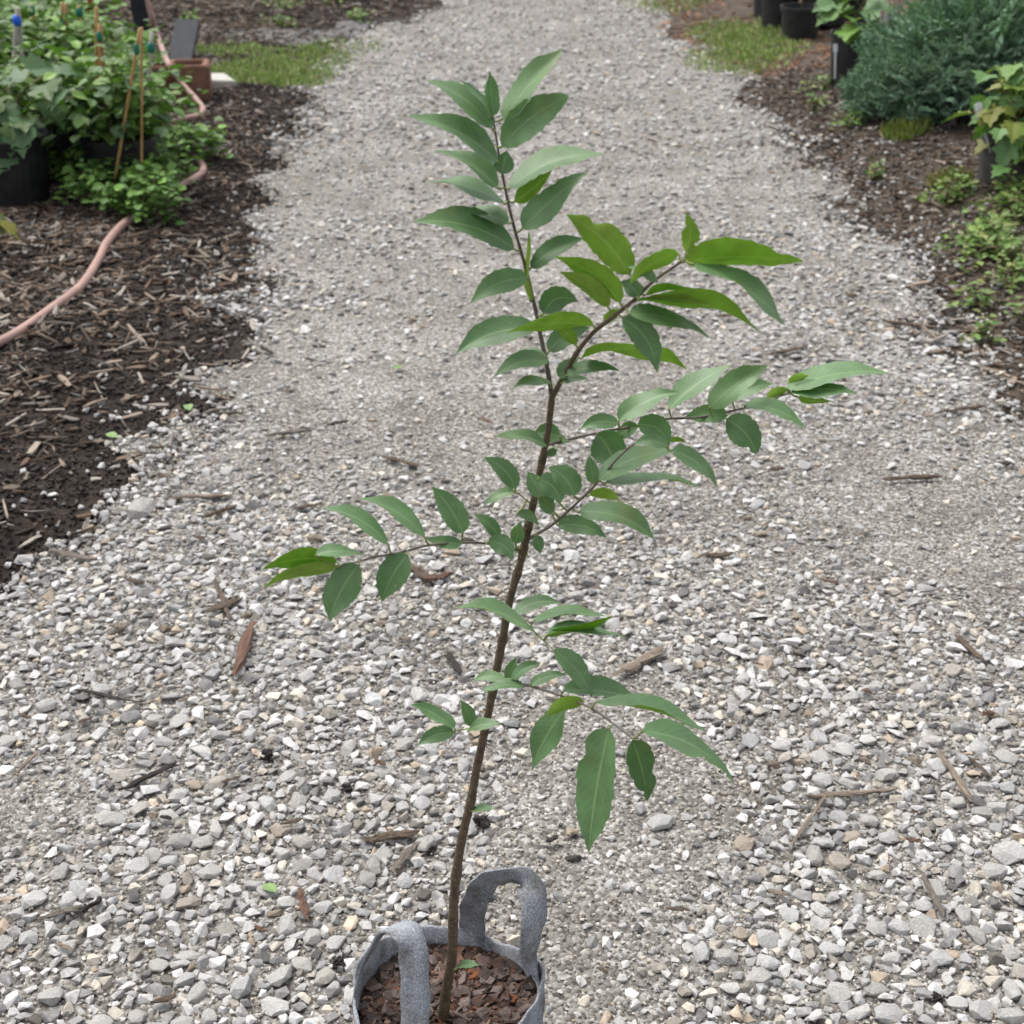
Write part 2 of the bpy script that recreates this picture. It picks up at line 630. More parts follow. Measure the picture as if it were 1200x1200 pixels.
for s in range(16):
    v, f_ = hull(24, 0.55 + 0.02 * (s % 5), 400 + s, 0.24)
    me = tri_mesh('stone', v, f_); me.materials.append(M_STONE1); BIGM.append(me)
P_, R_m, S_ = stone_xf(x[ind], y[ind], r[ind])
for j in range(len(ind)):
    o = bpy.data.objects.new('stone', BIGM[int(rng.integers(0, 16))])
    COL.objects.link(o)
    o.parent = path
    M4 = Matrix([[*(R_m[j][a] * S_[j]), P_[j][a]] for a in range(3)] + [[0, 0, 0, 1]])
    o.matrix_local = M4

GX, GY, GR, GZ = [x[rest]], [y[rest]], [r[rest]], [np.zeros(len(rest))]


def layer(dens, y0, y1, r0, r1, pw, dlo, dhi, pack, edge=-0.03, use_dart=True):
    x, y = rand_pts(int(dens * area(y0, y1)), y0, y1, 3)
    c = coarse(x, y)
    ok = (path_in(x, y) > edge) & not_bag(x, y) & (rng.random(len(x)) < dlo + (dhi - dlo) * c)
    x, y = x[ok], y[ok]
    r = r0 + (r1 - r0) * rng.random(len(x)) ** pw
    if use_dart:
        o_ = np.argsort(-r); x, y, r = x[o_], y[o_], r[o_]
        k = dart(list(zip(x, y)), r, pack)
        x, y, r = x[k], y[k], r[k]
    return x, y, r


STONES = []
for a in ((5600, 1.05, 4.2, 0.0055, 0.0138, 1.25, 0.08, 1.0, 0.66), (2000, 4.2, 7.0, 0.007, 0.015, 1.4, 0.22, 1.0, 0.66), (900, 7.0, 13.5, 0.009, 0.019, 1.4, 0.35, 1.0, 0.56)):
    STONES.append(layer(*a))
x = np.concatenate([GX[0]] + [s[0] for s in STONES]); y = np.concatenate([GY[0]] + [s[1] for s in STONES]); r = np.concatenate([GR[0]] + [s[2] for s in STONES])
P_, R_m, S_ = stone_xf(x, y, r)
g = scatter('loose_stones', MED, P_, R_m, S_, stone_cols(len(x)), M_STONE, path)
g['kind'] = 'stuff'
nm = len(x)
x, y, r = layer(7200, 1.05, 4.0, 0.0022, 0.0046, 1.3, 0.75, 0.9, 0, -0.02, False)
P_, R_m, S_ = stone_xf(x, y, r, 0.2)
P_[:, 2] += 0.0015
g = scatter('fine_gravel', SML, P_, R_m, S_, stone_cols(len(x)) * np.array([0.90, 0.87, 0.82]), M_STONE, path)
g['kind'] = 'stuff'
print('stones', nm, len(x))

# stray stones in the soil margins
x, y = rand_pts(int(700 * area(2.5, 9)), 2.5, 9, 4)
e = path_in(x, y)
ok = (e < 0) & (rng.random(len(x)) < np.where(x < 0, 0.7, 1.5) * np.exp(e / np.where(x < 0, 0.12, 0.24)) + 0.016)
x, y = x[ok], y[ok]
r = 0.005 + 0.010 * rng.random(len(x)) ** 2
P_, R_m, S_ = stone_xf(x, y, r, 0.3); P_[:, 2] -= 0.006
g = scatter('stray_stones', MED, P_, R_m, S_, stone_cols(len(x)) * 0.9, M_STONE, ground)
g['kind'] = 'stuff'

# ------------------------------------------------------------------ mulch: chips, crumbs
SLIV = [sliver(s, 3, 0.10 + 0.08 * (s % 3), 0.16 + 0.12 * (s % 4)) for s in range(14)]
CHUNK = [hull(9, 0.7, 300 + s, 0.35) for s in range(14)]


def chip_cols(n, light=0.3):
    c = np.empty((n, 3))
    k = rng.random(n)
    dark = np.array([0.026, 0.019, 0.014]); brown = np.array([0.100, 0.064, 0.042]); tan = np.array([0.21, 0.165, 0.125]); grey = np.array([0.24, 0.22, 0.195])
    for i, (lo, hi, col) in enumerate(((0, 0.42 - light * 0.4, dark), (0.42 - light * 0.4, 0.78 - light * 0.4, brown), (0.78 - light * 0.4, 0.9 - light * .15, tan), (0.9 - light * .15, 1.01, grey))):
        s = (k >= lo) & (k < hi); c[s] = col
    return c * rng.uniform(0.6, 1.35, (n, 1))


def off_path(n, y0, y1, side):
    x, y = rand_pts(n, y0, y1, 4)
    e = path_in(x, y)
    ok = (e < -0.01 + 0.16 * rng.random(len(x)) ** 3) & ((x < XL(y) + 0.4) if side < 0 else (x > XR(y) - 0.4))
    return x[ok], y[ok], e[ok]


# dark crumbs both sides
for side, nm_, dens, cb in ((-1, 'soil_crumbs', 3400, (0.032, 0.024, 0.019)), (1, 'bank_crumbs', 2800, (0.075, 0.058, 0.044))):
    x, y, e = off_path(int(dens * area(2.4, 9)), 2.4, 9.0, side)
    r = 0.003 + 0.009 * rng.random(len(x)) ** 2.5
    n = len(x)
    P_ = np.stack([x, y, hgt(x, y) + 0.002 + r * 0.2], 1)
    c = np.array(cb)[None] * rng.uniform(0.35, 1.9, (n, 1))
    g = scatter(nm_, CHUNK, P_, rot_mats(rng.random(n) * 6.28, rng.random(n) * 0.9, rng.random(n) * 6.28), np.stack([r * 1.3, r, r], 1), c, M_CRUMB, ground)
    g['kind'] = 'stuff'

# chips
for side, nm_, dens, li in ((-1, 'mulch_chips', 3300, 0.24), (1, 'bank_chips', 480, 0.15)):
    x, y, e = off_path(int(dens * area(2.4, 12)), 2.4, 12, side)
    if side < 0:
        pr = (0.20 + 0.80 * sstep(3.6, 5.0, y)) * (0.2 + 0.8 * sstep(0.05, 0.9, -e)) * (0.6 + 0.8 * sstep(-.2, .2, vn(x, y, 0.5, 41)))
        ok = rng.random(len(x)) < pr
        x, y = x[ok], y[ok]
    n = len(x)
    L = 0.010 + 0.030 * rng.random(n) ** 2.0
    P_ = np.stack([x, y, hgt(x, y) + 0.004 + 0.004 * rng.random(n) + np.where(path_in(x, y) > 0, 0.012, 0)], 1)
    Rm = rot_mats(rng.random(n) * 6.28, np.abs(rng.normal(0, 0.28, n)), rng.random(n) * 6.28)
    S_ = np.stack([L * 1.15, np.minimum(L, 0.016 + L * .2) * rng.uniform(0.35, 0.95, n), np.minimum(L * 0.8, 0.014)], 1)
    C_ = chip_cols(n, li)
    if side > 0:
        far = y > 8.8
        C_[far] = np.array([0.24, 0.13, 0.075]) * rng.uniform(0.5, 1.5, (far.sum(), 1))
    app = L / (y * math.cos(PITCH) + H * math.sin(PITCH)); app[~in_view(x, y, -0.03)] = 0
    od = np.argsort(-app)
    ki = 260 if side < 0 else 60
    rest = od[ki:]
    g = scatter(nm_, SLIV, P_[rest], Rm[rest], S_[rest], C_[rest], M_CHIP, ground)
    g['kind'] = 'stuff'
    if side < 0:
        m, t, p = mat_new('single_chip')
        oi = N(t, 'ShaderNodeObjectInfo')
        tone = ramp(t, oi.outputs['Random'], [(0, (0.05, 0.035, 0.025)), (0.3, (0.13, 0.085, 0.055)), (0.55, (0.27, 0.21, 0.16)), (0.75, (0.33, 0.29, 0.245)), (1, (0.12, 0.10, 0.085))])
        mp = N(t, 'ShaderNodeMapping'); mp.inputs['Scale'].default_value = (0.6, 6, 6); t.links.new(objco(t), mp.inputs['Vector'])
        f = noise(t, 3.0, 5, mp.outputs[0])
        t.links.new(mix(t, tone, ramp(t, f, [(0.3, (0.55,) * 3), (0.7, (1.25,) * 3)]), 1.0, 'MULTIPLY'), p.inputs['Base Color'])
        p.inputs['Roughness'].default_value = 0.85
        M_CHIP1 = m
        SLM = []
        for v, f_ in SLIV:
            me = tri_mesh('wood_chip', v, f_); me.materials.append(m); SLM.append(me)
    for j in od[:ki]:
        o = bpy.data.objects.new('wood_chip', SLM[int(rng.integers(0, len(SLM)))])
        COL.objects.link(o); o.parent = ground
        o.matrix_local = Matrix([[*(Rm[j][a] * S_[j]), P_[j][a] + (0.003 if a == 2 else 0)] for a in range(3)] + [[0, 0, 0, 1]])

# ------------------------------------------------------------------ fabric grow bag
def felt():
    m, t, p = mat_new('grey_felt')
    co = objco(t)
    a = noise(t, 420, 4, co, 0.7); b = noise(t, 28, 5, co)
    c = ramp(t, a, [(0.32, (0.12, 0.128, 0.14)), (0.55, (0.27, 0.285, 0.31)), (0.75, (0.55, 0.57, 0.61))])
    c = mix(t, c, ramp(t, b, [(0.32, (0.55, 0.50, 0.44)), (0.5, (0.95, 0.94, 0.93)), (0.7, (1.15, 1.15, 1.15))]), 1.0, 'MULTIPLY')
    t.links.new(c, p.inputs['Base Color'])
    p.inputs['Roughness'].default_value = 0.95
    p.inputs['Specular IOR Level'].default_value = 0.15
    bump(t, p, a, 0.5, 0.0012)
    return m


M_FELT = felt()
bag = tag(empty('grow_bag', (BAGC.x, BAGC.y, 0.0)), 'grey felt grow bag with two strap handles holding the sapling', 'grow bag')
RIMZ = 0.205
RB = 0.124


def rim_r(a): return RB * (1 + 0.035 * math.sin(2 * a + 0.6) + 0.03 * math.sin(3 * a + 1.7) + 0.014 * math.sin(7 * a))
def rim_z(a): return RIMZ + 0.012 * math.sin(2 * a + 2.2) + 0.006 * math.sin(5 * a + 0.4) + 0.003 * math.sin(11 * a)


NA = 96
V, F = [], []
prof = [(0.86, 0.0, 0), (0.95, 0.015, 0), (0.985, 0.35, 0), (0.99, 0.7, 0), (1.0, 1.0, 0), (1.0, 1.0, 1), (0.985, 0.75, 1), (0.97, 0.45, 1)]
for (fr, fz, inner) in prof:
    for k in range(NA):
        a = 2 * math.pi * k / NA
        wr = 1 + 0.012 * math.sin(9 * a + 4 * fz) * math.sin(math.pi * min(fz, 1)) + 0.008 * math.sin(17 * a - 6 * fz)
        rr = rim_r(a) * fr * wr - (0.0038 if inner else 0)
        zz = rim_z(a) * fz + (0.001 if not inner and fz == 1 else 0)
        V.append((BAGC.x + rr * math.cos(a), BAGC.y + rr * math.sin(a), max(zz, 0.006)))
for i in range(len(prof) - 1):
    for k in range(NA):
        k2 = (k + 1) % NA
        F.append((i * NA + k, i * NA + k2, (i + 1) * NA + k2, (i + 1) * NA + k))
V.append((BAGC.x, BAGC.y, 0.006))
me = bpy.data.meshes.new('bag_wall'); me.from_pydata(V, [], F + [(len(V) - 1, (k + 1) % NA, k) for k in range(NA)])
for q in me.polygons: q.use_smooth = True
link('bag_wall', me, M_FELT, bag)


def strap(ctrl, widths, nm_='handle', th=0.0024):
    """ctrl: list of (point, width direction)"""
    pts = smooth_path([c[0] for c in ctrl], 8)
    wd = smooth_path([c[1] for c in ctrl], 8)
    V, F = [], []
    n = len(pts)
    for i, p in enumerate(pts):
        a = pts[max(0, i - 1)]; b = pts[min(n - 1, i + 1)]
        tg = (b - a).normalized()
        wv = wd[i]; wv = (wv - tg * wv.dot(tg)).normalized()
        nn = tg.cross(wv).normalized()
        hw = widths * 0.5 * (1 + 0.05 * math.sin(i * 0.9))
        for (s, q) in ((-1, -1), (-0.33, -1), (0.33, -1), (1, -1), (1, 1), (0.33, 1), (-0.33, 1), (-1, 1)):
            cup = 0.0012 * (1 - s * s) + 0.0008 * math.sin(i * 0.7 + 2 * s)
            V.append(p + wv * (s * hw) + nn * (q * th * 0.5 + cup))
    for i in range(n - 1):
        for j in range(8):
            k = (j + 1) % 8
            F.append((i * 8 + j, i * 8 + k, (i + 1) * 8 + k, (i + 1) * 8 + j))
    F += [tuple(range(7, -1, -1)), tuple(range((n - 1) * 8, n * 8))]
    me = bpy.data.meshes.new(nm_); me.from_pydata([tuple(v) for v in V], [], F)
    for i_, q in enumerate(me.polygons): q.use_smooth = i_ < (n - 1) * 8 and i_ % 8 not in (3, 7)
    return link(nm_, me, M_FELT, bag)


def bp(ang, z, rf=0.975):
    a = math.radians(ang)
    r = rim_r(a) * rf
    return Vector((BAGC.x + r * math.cos(a), BAGC.y + r * math.sin(a), z))


def tang(ang):
    a = math.radians(ang); return Vector((-math.sin(a), math.cos(a), 0))


# left handle: from the left rim over to the front rim
strap([(bp(178, 0.14), Vector((0, 1, 0))), (bp(180, 0.20), Vector((0.1, 1, 0))), (at(436, 1112, BAGC.y - 0.01), Vector((0.45, 0.9, 0))), (at(460, 1086, BAGC.y - 0.03), Vector((0.8, 0.6, 0))),
       (at(481, 1100, BAGC.y - 0.055), Vector((0.93, 0.35, 0))), (at(486, 1145, BAGC.y - 0.075), Vector((1, -0.1, 0))), (at(486, 1200, BAGC.y - 0.095), Vector((1, -.05, 0))), (bp(250, 0.20, 0.965), tang(250)), (bp(250, 0.14, 0.96), tang(250))], 0.037)
# right handle: from the back rim over to the right rim
strap([(bp(74, 0.14, 0.97), -tang(74)), (bp(74, 0.20, 0.965), -tang(74)), (at(555, 1062, BAGC.y + 0.095), Vector((1, -0.1, 0))), (at(567, 1037, BAGC.y + 0.085), Vector((0.85, 0.1, -0.5))), (at(582, 1028, BAGC.y + 0.07), Vector((0.3, 0.35, -0.9))),
       (at(606, 1027, BAGC.y + 0.055), Vector((0, 0.35, -1))), (at(621, 1038, BAGC.y + 0.04), Vector((-0.6, -0.3, -0.6))), (at(626, 1070, BAGC.y + 0.02), Vector((-0.95, -0.4, -0.1))), (at(621, 1115, BAGC.y + 0.01), Vector((-0.7, -0.8, 0))),
       (bp(10, 0.20, 0.965), -tang(10)), (bp(8, 0.14, 0.96), -tang(8))], 0.036)

# bark mulch in the bag
SOILZ = 0.165
M_BARK = attr_mat('bark_mulch', 140, 0.6, 1.25, 0.8, 260, 0.001, 0.5)
nr, na = 12, 48
V = [(BAGC.x, BAGC.y, SOILZ)]
F = []
for i in range(1, nr + 1):
    for k in range(na):
        a = 2 * math.pi * k / na
        rr = rim_r(a) * 0.972 * i / nr
        V.append((BAGC.x + rr * math.cos(a), BAGC.y + rr * math.sin(a), SOILZ + 0.012 * float(vn(rr * math.cos(a) + 5, rr * math.sin(a), 0.03, 50)) - 0.006 * (i / nr) ** 2))
for k in range(na): F.append((0, 1 + k, 1 + (k + 1) % na))
for i in range(nr - 1):
    for k in range(na):
        a = 1 + i * na + k; b = 1 + i * na + (k + 1) % na
        F += [(a, a + na, b + na), (a, b + na, b)]
mul = tag(link('bark_mulch', tri_mesh('bark_mulch', V, F, np.array((0.03, 0.018, 0.012)), True), M_BARK), 'reddish brown shredded bark mulch filling the grey bag', 'mulch')
n = 2200
a = rng.random(n) * 6.28; q = np.sqrt(rng.random(n)) * 0.94
x = BAGC.x + np.cos(a) * q * np.array([rim_r(v) for v in a]); y = BAGC.y + np.sin(a) * q * np.array([rim_r(v) for v in a])
L = 0.004 + 0.0065 * rng.random(n) ** 1.6
z = SOILZ + 0.001 + 0.006 * rng.random(n) + 0.004 * vn(x, y, 0.03, 51)
C_ = np.array([0.062, 0.036, 0.026])[None] * rng.uniform(0.35, 1.9, (n, 1))
k = rng.random(n) < 0.10; C_[k] = np.array([0.24, 0.16, 0.11])
k = rng.random(n) < 0.05; C_[k] = np.array([0.16, 0.055, 0.022])
Rm = rot_mats(rng.random(n) * 6.28, np.abs(rng.normal(0, 0.35, n)), rng.random(n) * 6.28)
S_ = np.stack([L, L * rng.uniform(1.0, 2.4, n), L * 0.8], 1)
P_ = np.stack([x, y, z], 1)
od = np.argsort(-L)
g = scatter('small_bark', SLIV, P_[od[280:]], Rm[od[280:]], S_[od[280:]], C_[od[280:]], M_BARK, mul); g['kind'] = 'stuff'
m, t, p = mat_new('bark_chip')
oi = N(t, 'ShaderNodeObjectInfo')
tone = ramp(t, oi.outputs['Random'], [(0, (0.02, 0.012, 0.009)), (0.35, (0.055, 0.036, 0.028)), (0.6, (0.095, 0.066, 0.056)), (0.84, (0.155, 0.115, 0.10)), (0.92, (0.12, 0.05, 0.026)), (1, (0.04, 0.024, 0.018))])
t.links.new(mix(t, tone, ramp(t, noise(t, 3, 5), [(0.3, (0.6,) * 3), (0.7, (1.25,) * 3)]), 1.0, 'MULTIPLY'), p.inputs['Base Color'])
p.inputs['Roughness'].default_value = 0.8
BKM = []
for v, f_ in SLIV:
    me = tri_mesh('bark_chip', v, f_); me.materials.append(m); BKM.append(me)
for j in od[:280]:
    o = bpy.data.objects.new('bark_chip', BKM[int(rng.integers(0, len(BKM)))]); COL.objects.link(o); o.parent = mul
    o.matrix_local = Matrix([[*(Rm[j][a] * S_[j]), P_[j][a] + (0.003 if a == 2 else 0)] for a in range(3)] + [[0, 0, 0, 1]])

# ------------------------------------------------------------------ the sapling
YT = 1.47


def bark_mat(name, c0, c1, spots=0.0):
    m, t, p = mat_new(name)
    co = objco(t)
    f = noise(t, 90, 5, co)
    c = ramp(t, f, [(0.3, c0), (0.7, c1)])
    if spots:
        v = N(t, 'ShaderNodeTexVoronoi', Scale=190.0); t.links.new(co, v.inputs['Vector'])
        sp = ramp(t, v.outputs['Distance'], [(0.16, (1, 1, 1)), (0.3, (0, 0, 0))])
        c = mix(t, c, (0.24, 0.17, 0.09), mix(t, (0, 0, 0), sp, spots))
    t.links.new(c, p.inputs['Base Color'])
    p.inputs['Roughness'].default_value = 0.65
    bump(t, p, noise(t, 220, 4, co), 0.5, 0.0008)
    return m


M_TRUNK = bark_mat('sapling_bark', (0.045, 0.031, 0.018), (0.115, 0.080, 0.045), 0.7)
M_TWIG = bark_mat('sapling_twig', (0.075, 0.055, 0.045), (0.16, 0.125, 0.105), 0.0)


def leaf_mat(name, c0, c1, rough, vein, trans, spec=0.5):
    m, t, p = mat_new(name)
    uv = N(t, 'ShaderNodeUVMap')
    oi = N(t, 'ShaderNodeObjectInfo')
    base = mix(t, c0, c1, oi.outputs['Random'])
    f = noise(t, 55, 4)
    base = mix(t, base, ramp(t, f, [(0.3, (0.86,) * 3), (0.7, (1.14,) * 3)]), 1.0, 'MULTIPLY')
    sx = t.nodes.new('ShaderNodeSeparateXYZ'); t.links.new(uv.outputs[0], sx.inputs[0])
    # |u-0.5|
    ab = N(t, 'ShaderNodeMath', operation='SUBTRACT'); t.links.new(sx.outputs[0], ab.inputs[0]); ab.inputs[1].default_value = 0.5
    ab2 = N(t, 'ShaderNodeMath', operation='ABSOLUTE'); t.links.new(ab.outputs[0], ab2.inputs[0])
    mid = ramp(t, ab2.outputs[0], [(0.010, (0.9, 0.9, 0.9)), (0.034, (0, 0, 0))])
    # side veins slant towards the tip
    sv = N(t, 'ShaderNodeMath', operation='MULTIPLY_ADD'); t.links.new(ab2.outputs[0], sv.inputs[0]); sv.inputs[1].default_value = -0.45; t.links.new(sx.outputs[1], sv.inputs[2])
    sm = N(t, 'ShaderNodeMath', operation='MULTIPLY'); t.links.new(sv.outputs[0], sm.inputs[0]); sm.inputs[1].default_value = 75.0
    sn = N(t, 'ShaderNodeMath', operation='SINE'); t.links.new(sm.outputs[0], sn.inputs[0])
    side = ramp(t, sn.outputs[0], [(0.86, (0, 0, 0)), (1.0, (0.26, 0.26, 0.26))])
    c = mix(t, base, vein, side)
    c = mix(t, c, vein, mid)
    sp_ = noise(t, 210, 2)
    c = mix(t, c, (0.34, 0.33, 0.20), ramp(t, sp_, [(0.70, (0, 0, 0)), (0.76, (0.8, 0.8, 0.8))]))
    blot = noise(t, 16, 3)
    c = mix(t, c, (0.20, 0.21, 0.06), ramp(t, blot, [(0.60, (0, 0, 0)), (0.78, (0.45, 0.45, 0.45))]))
    t.links.new(c, p.inputs['Base Color'])
    p.inputs['Roughness'].default_value = rough
    p.inputs['Specular IOR Level'].default_value = spec
    bump(t, p, sn.outputs[0], 0.10, 0.0003)
    tr = N(t, 'ShaderNodeBsdfTranslucent')
    t.links.new(mix(t, c, (1.3, 1.5, 0.5), 1.0, 'MULTIPLY'), tr.inputs['Color'])
    mx = N(t, 'ShaderNodeMixShader', Fac=trans)
    out = t.nodes['Material Output']
    t.links.new(p.outputs[0], mx.inputs[1]); t.links.new(tr.outputs[0], mx.inputs[2]); t.links.new(mx.outputs[0], out.inputs[0])
    return m


M_LTOP = leaf_mat('leaf_top', (0.098, 0.192, 0.076), (0.150, 0.255, 0.112), 0.50, (0.24, 0.34, 0.16), 0.30, 0.65)
M_LUND = leaf_mat('leaf_underside', (0.31, 0.48, 0.065), (0.38, 0.54, 0.09), 0.55, (0.50, 0.60, 0.20), 0.50, 0.3)
M_PET = plain('petiole', (0.20, 0.24, 0.07), 0.5, 60, 0.2, 0.0003)

sap = tag(empty('sapling', at(520, 1185, YT)), 'slender young tree with toothed green leaves growing in the grey felt bag', 'sapling')


def branch(name, pts, mat, parent):
    """pts: (px, py, Y, radius in pixels)"""
    P = [at(a, b, c) for a, b, c, d in pts]
    sp = smooth_path(P, 5)
    rr = []
    for i in range(len(pts) - 1):
        for k in range(5):
            t = k / 5
            d = pts[i][3] * (1 - t) + pts[i + 1][3] * t
            rr.append(d * mpp(sp[len(rr)]))
    rr.append(pts[-1][3] * mpp(sp[-1]))
    rr = [v * 0.93 * (1 + 0.05 * math.sin(i * 2.3) + (0.28 * random.random() if i % 4 == 2 else 0.04 * random.random())) for i, v in enumerate(rr)]
    o = tube(name, sp, rr, mat, parent, 10)
    return o, sp


YT2 = YT
trunk, trunk_p = branch('trunk', [(518, 1215, YT, 8.5), (520, 1188, YT, 7.4), (523, 1160, YT, 6.6), (530, 1118, YT, 6.1), (532, 1052, YT, 5.9), (540, 990, YT, 5.7), (552, 938, YT, 5.5), (558, 904, YT, 5.4), (572, 837, YT, 5.2),
                                  (584, 775, YT, 5.2), (589, 750, YT, 5.3), (597, 705, YT, 5.0), (611, 655, YT, 5.0), (617, 627, YT, 5.3), (627, 580, YT, 4.7), (637, 532, YT, 4.5), (643, 500, YT, 4.2), (647, 463, YT, 4.2)], M_TRUNK, sap)
BR = {'trunk': (trunk, trunk_p)}


def addbr(key, pts, mat):
    BR[key] = branch('branch', pts, mat, sap)


addbr('leader', [(647, 466, YT, 3.2), (641, 430, YT, 2.9), (634, 395, YT + .01, 2.6), (625, 352, YT + .02, 2.3), (614, 307, YT + .02, 2.1), (604, 272, YT + .02, 1.9), (595, 235, YT + .02, 1.7), (587, 195, YT + .02, 1.5), (582, 165, YT + .02, 1.4), (578, 138, YT + .02, 1.0)], M_TWIG)
addbr('b1', [(646, 468, YT, 3.6), (660, 442, YT - .02, 3.3), (675, 415, YT - .04, 3.0), (695, 390, YT - .06, 2.8), (720, 370, YT - .08, 2.6), (742, 352, YT - .09, 2.4), (765, 330, YT - .10, 2.0), (785, 316, YT - .11, 1.7), (803, 304, YT - .12, 1.2)], M_TRUNK)
addbr('b2', [(640, 522, YT, 2.0), (665, 515, YT + .04, 1.8), (712, 505, YT + .09, 1.7), (745, 499, YT + .12, 1.6), (780, 491, YT + .15, 1.5), (820, 489, YT + .18, 1.4), (855, 482, YT + .2, 1.3), (889, 473, YT + .22, 1.1), (926, 460, YT + .23, 0.8)], M_TWIG)
addbr('b3', [(618, 632, YT, 2.2), (647, 615, YT - .03, 1.9), (670, 595, YT - .05, 1.7), (697, 569, YT - .08, 1.5), (725, 536, YT - .10, 1.2), (750, 518, YT - .12, 1.1), (782, 524, YT - .14, 0.8)], M_TWIG)
addbr('b4', [(613, 645, YT, 2.0), (570, 637, YT - .02, 1.5), (541, 636, YT - .04, 1.5), (503, 639, YT - .07, 1.4), (471, 647, YT - .09, 1.3), (439, 653, YT - .11, 1.2), (398, 664, YT - .13, 0.8)], M_TWIG)
addbr('b5', [(594, 722, YT, 1.4), (612, 728, YT - .03, 1.2), (632, 746, YT - .06, 1.1), (650, 763, YT - .08, 0.8)], M_PET)
addbr('b6', [(581, 799, YT, 1.9), (621, 804, YT - .05, 1.6), (656, 815, YT - .09, 1.5), (687, 827, YT - .13, 1.4), (712, 843, YT - .16, 1.3), (742, 866, YT - .19, 0.9)], M_TWIG)
addbr('b7', [(571, 845, YT, 1.2), (552, 853, YT - .02, 1.0), (533, 856, YT - .04, 0.7)], M_PET)
addbr('b8', [(624, 592, YT, 1.0), (612, 582, YT - .015, 0.9), (603, 574, YT - .03, 0.7)], M_PET)

lrng = random.Random(11)


def leaf(br, bx, by, tx, ty, w, side='T', bend=0.0, dd=None, notch=0, blunt=False):
    par, bp_ = BR[br]
    # nearest stem point on screen
    best = None
    for q in bp_:
        d = q - CAM
        zz = d.dot(FW)
        sx_, sy_ = 600 + FPX * d.x / zz, 600 - FPX * d.dot(UP) / zz
        dist = math.hypot(sx_ - bx, sy_ - by)
        if best is None or dist < best[0]: best = (dist, q)
    q = best[1]
    Yb = q.y + lrng.uniform(-0.004, 0.004) - (0.011 if side == 'T' else -0.003)
    B = at(bx, by, Yb)
    L2 = math.hypot(tx - bx, ty - by) * mpp(B)
    if dd is None: dd = lrng.uniform(-0.42, 0.30)
    T = at(tx, ty, Yb + dd * L2)
    L = (T - B).length
    W = max(0.40 * L, w * mpp(B) * 1.02)
    W = min(W, 0.60 * L)
    W = max(W, w * mpp(B))
    cr = min(1.0, w * mpp(B) / W)
    roll = math.acos(cr)
    mid = (B + T) / 2
    v = (CAM - mid).normalized()
    ax = (T - B).normalized()
    n0 = (v - ax * v.dot(ax)).normalized()
    s0 = ax.cross(n0)
    c1 = n0 * math.cos(roll) + s0 * math.sin(roll)
    c2 = n0 * math.cos(roll) - s0 * math.sin(roll)
    if side == 'T': n = c1 if c1.z > c2.z else c2
    else: n = -c1 if c1.z < c2.z else -c2
    scr_up = UP - ax * UP.dot(ax)
    scr_perp = s0 if s0.dot(UP) > 0 else -s0
    ctrl = mid + scr_perp * (bend * 2 * mpp(B)) - v * 0.0
    na_, nc = 20, 6
    fold = lrng.uniform(0.10, 0.30) * (1 if side == 'T' else 0.7)
    wave = lrng.uniform(0.03, 0.075) * W * 1.5
    ph = lrng.uniform(0, 6.28); fr = lrng.uniform(5, 8)
    curl = lrng.uniform(-0.05, 0.10) * L
    top, bot = [], []
    rows_v = []
    V = []; UVs = []
    notches = [(lrng.uniform(0.2, 0.85), lrng.choice((-1, 1)), lrng.uniform(0.35, 0.75), lrng.uniform(0.03, 0.07)) for _ in range(notch)]

    def width(t):
        if blunt: pr = (math.sin(math.pi * min(1, t ** 0.8)) ** 0.7)
        else: pr = (t ** 0.60) * ((1 - t) ** 0.95) / 0.355 * (1 - 0.25 * sstep(0.7, 0.95, t))
        return max(pr, 0.0) * 0.5 * W

    for i in range(na_ + 1):
        t = i / na_
        p = B * (1 - t) ** 2 + ctrl * (2 * t * (1 - t)) + T * t * t
        tg = (ctrl - B) * (2 * (1 - t)) + (T - ctrl) * (2 * t)
        tg.normalize()
        nn = (n - tg * n.dot(tg)).normalized()
        sv = tg.cross(nn)
        hw = width(t)
        row = []
        for j in range(nc + 1):
            u = -1 + 2 * j / nc
            h = hw * (1 + (0.032 * (1 if (i % 2) else -1) if abs(u) == 1 and 0 < i < na_ else 0) + (0.04 * math.sin(ph * 3 + i * 1.7) if abs(u) == 1 else 0))
            for (nt_, ns_, nd_, nw_) in notches:
                if u * ns_ > 0.3: h *= 1 - nd_ * math.exp(-((t - nt_) / nw_) ** 2)
            P = p + sv * (u * h) + nn * (fold * abs(u) ** 1.2 * hw + wave * math.sin(fr * t + ph + (1.3 if u > 0 else 0)) * abs(u) * min(1, hw / (0.3 * W + 1e-6)) - curl * t * t * 0.3)
            row.append((P, nn))
            UVs.append((0.5 + 0.5 * u, t))
        rows_v.append(row)
    nv = (na_ + 1) * (nc + 1)
    for row in rows_v:
        for P, nn in row: V.append(P)
    th = 0.0004
    for i, row in enumerate(rows_v):
        for j, (P, nn) in enumerate(row):
            V.append(P - nn * (th if 0 < j < nc and 0 < i < na_ else 0.00003))
    F, mi = [], []
    for i in range(na_):
        for j in range(nc):
            a = i * (nc + 1) + j
            F.append((a, a + 1, a + nc + 2, a + nc + 1)); mi.append(0)
            F.append((a + nv, a + nc + 1 + nv, a + nc + 2 + nv, a + 1 + nv)); mi.append(1)
    # orientation: make face 0 normal agree with n
    uvall = UVs + UVs
    f0 = F[(na_ // 2) * nc * 2 + 4]
    fn = (V[f0[1]] - V[f0[0]]).cross(V[f0[2]] - V[f0[0]])
    if fn.dot(n) < 0:
        F = [tuple(reversed(f)) for f in F]
    # petiole
    pm = (q + B) / 2 - Vector((0, 0, 0.0015))
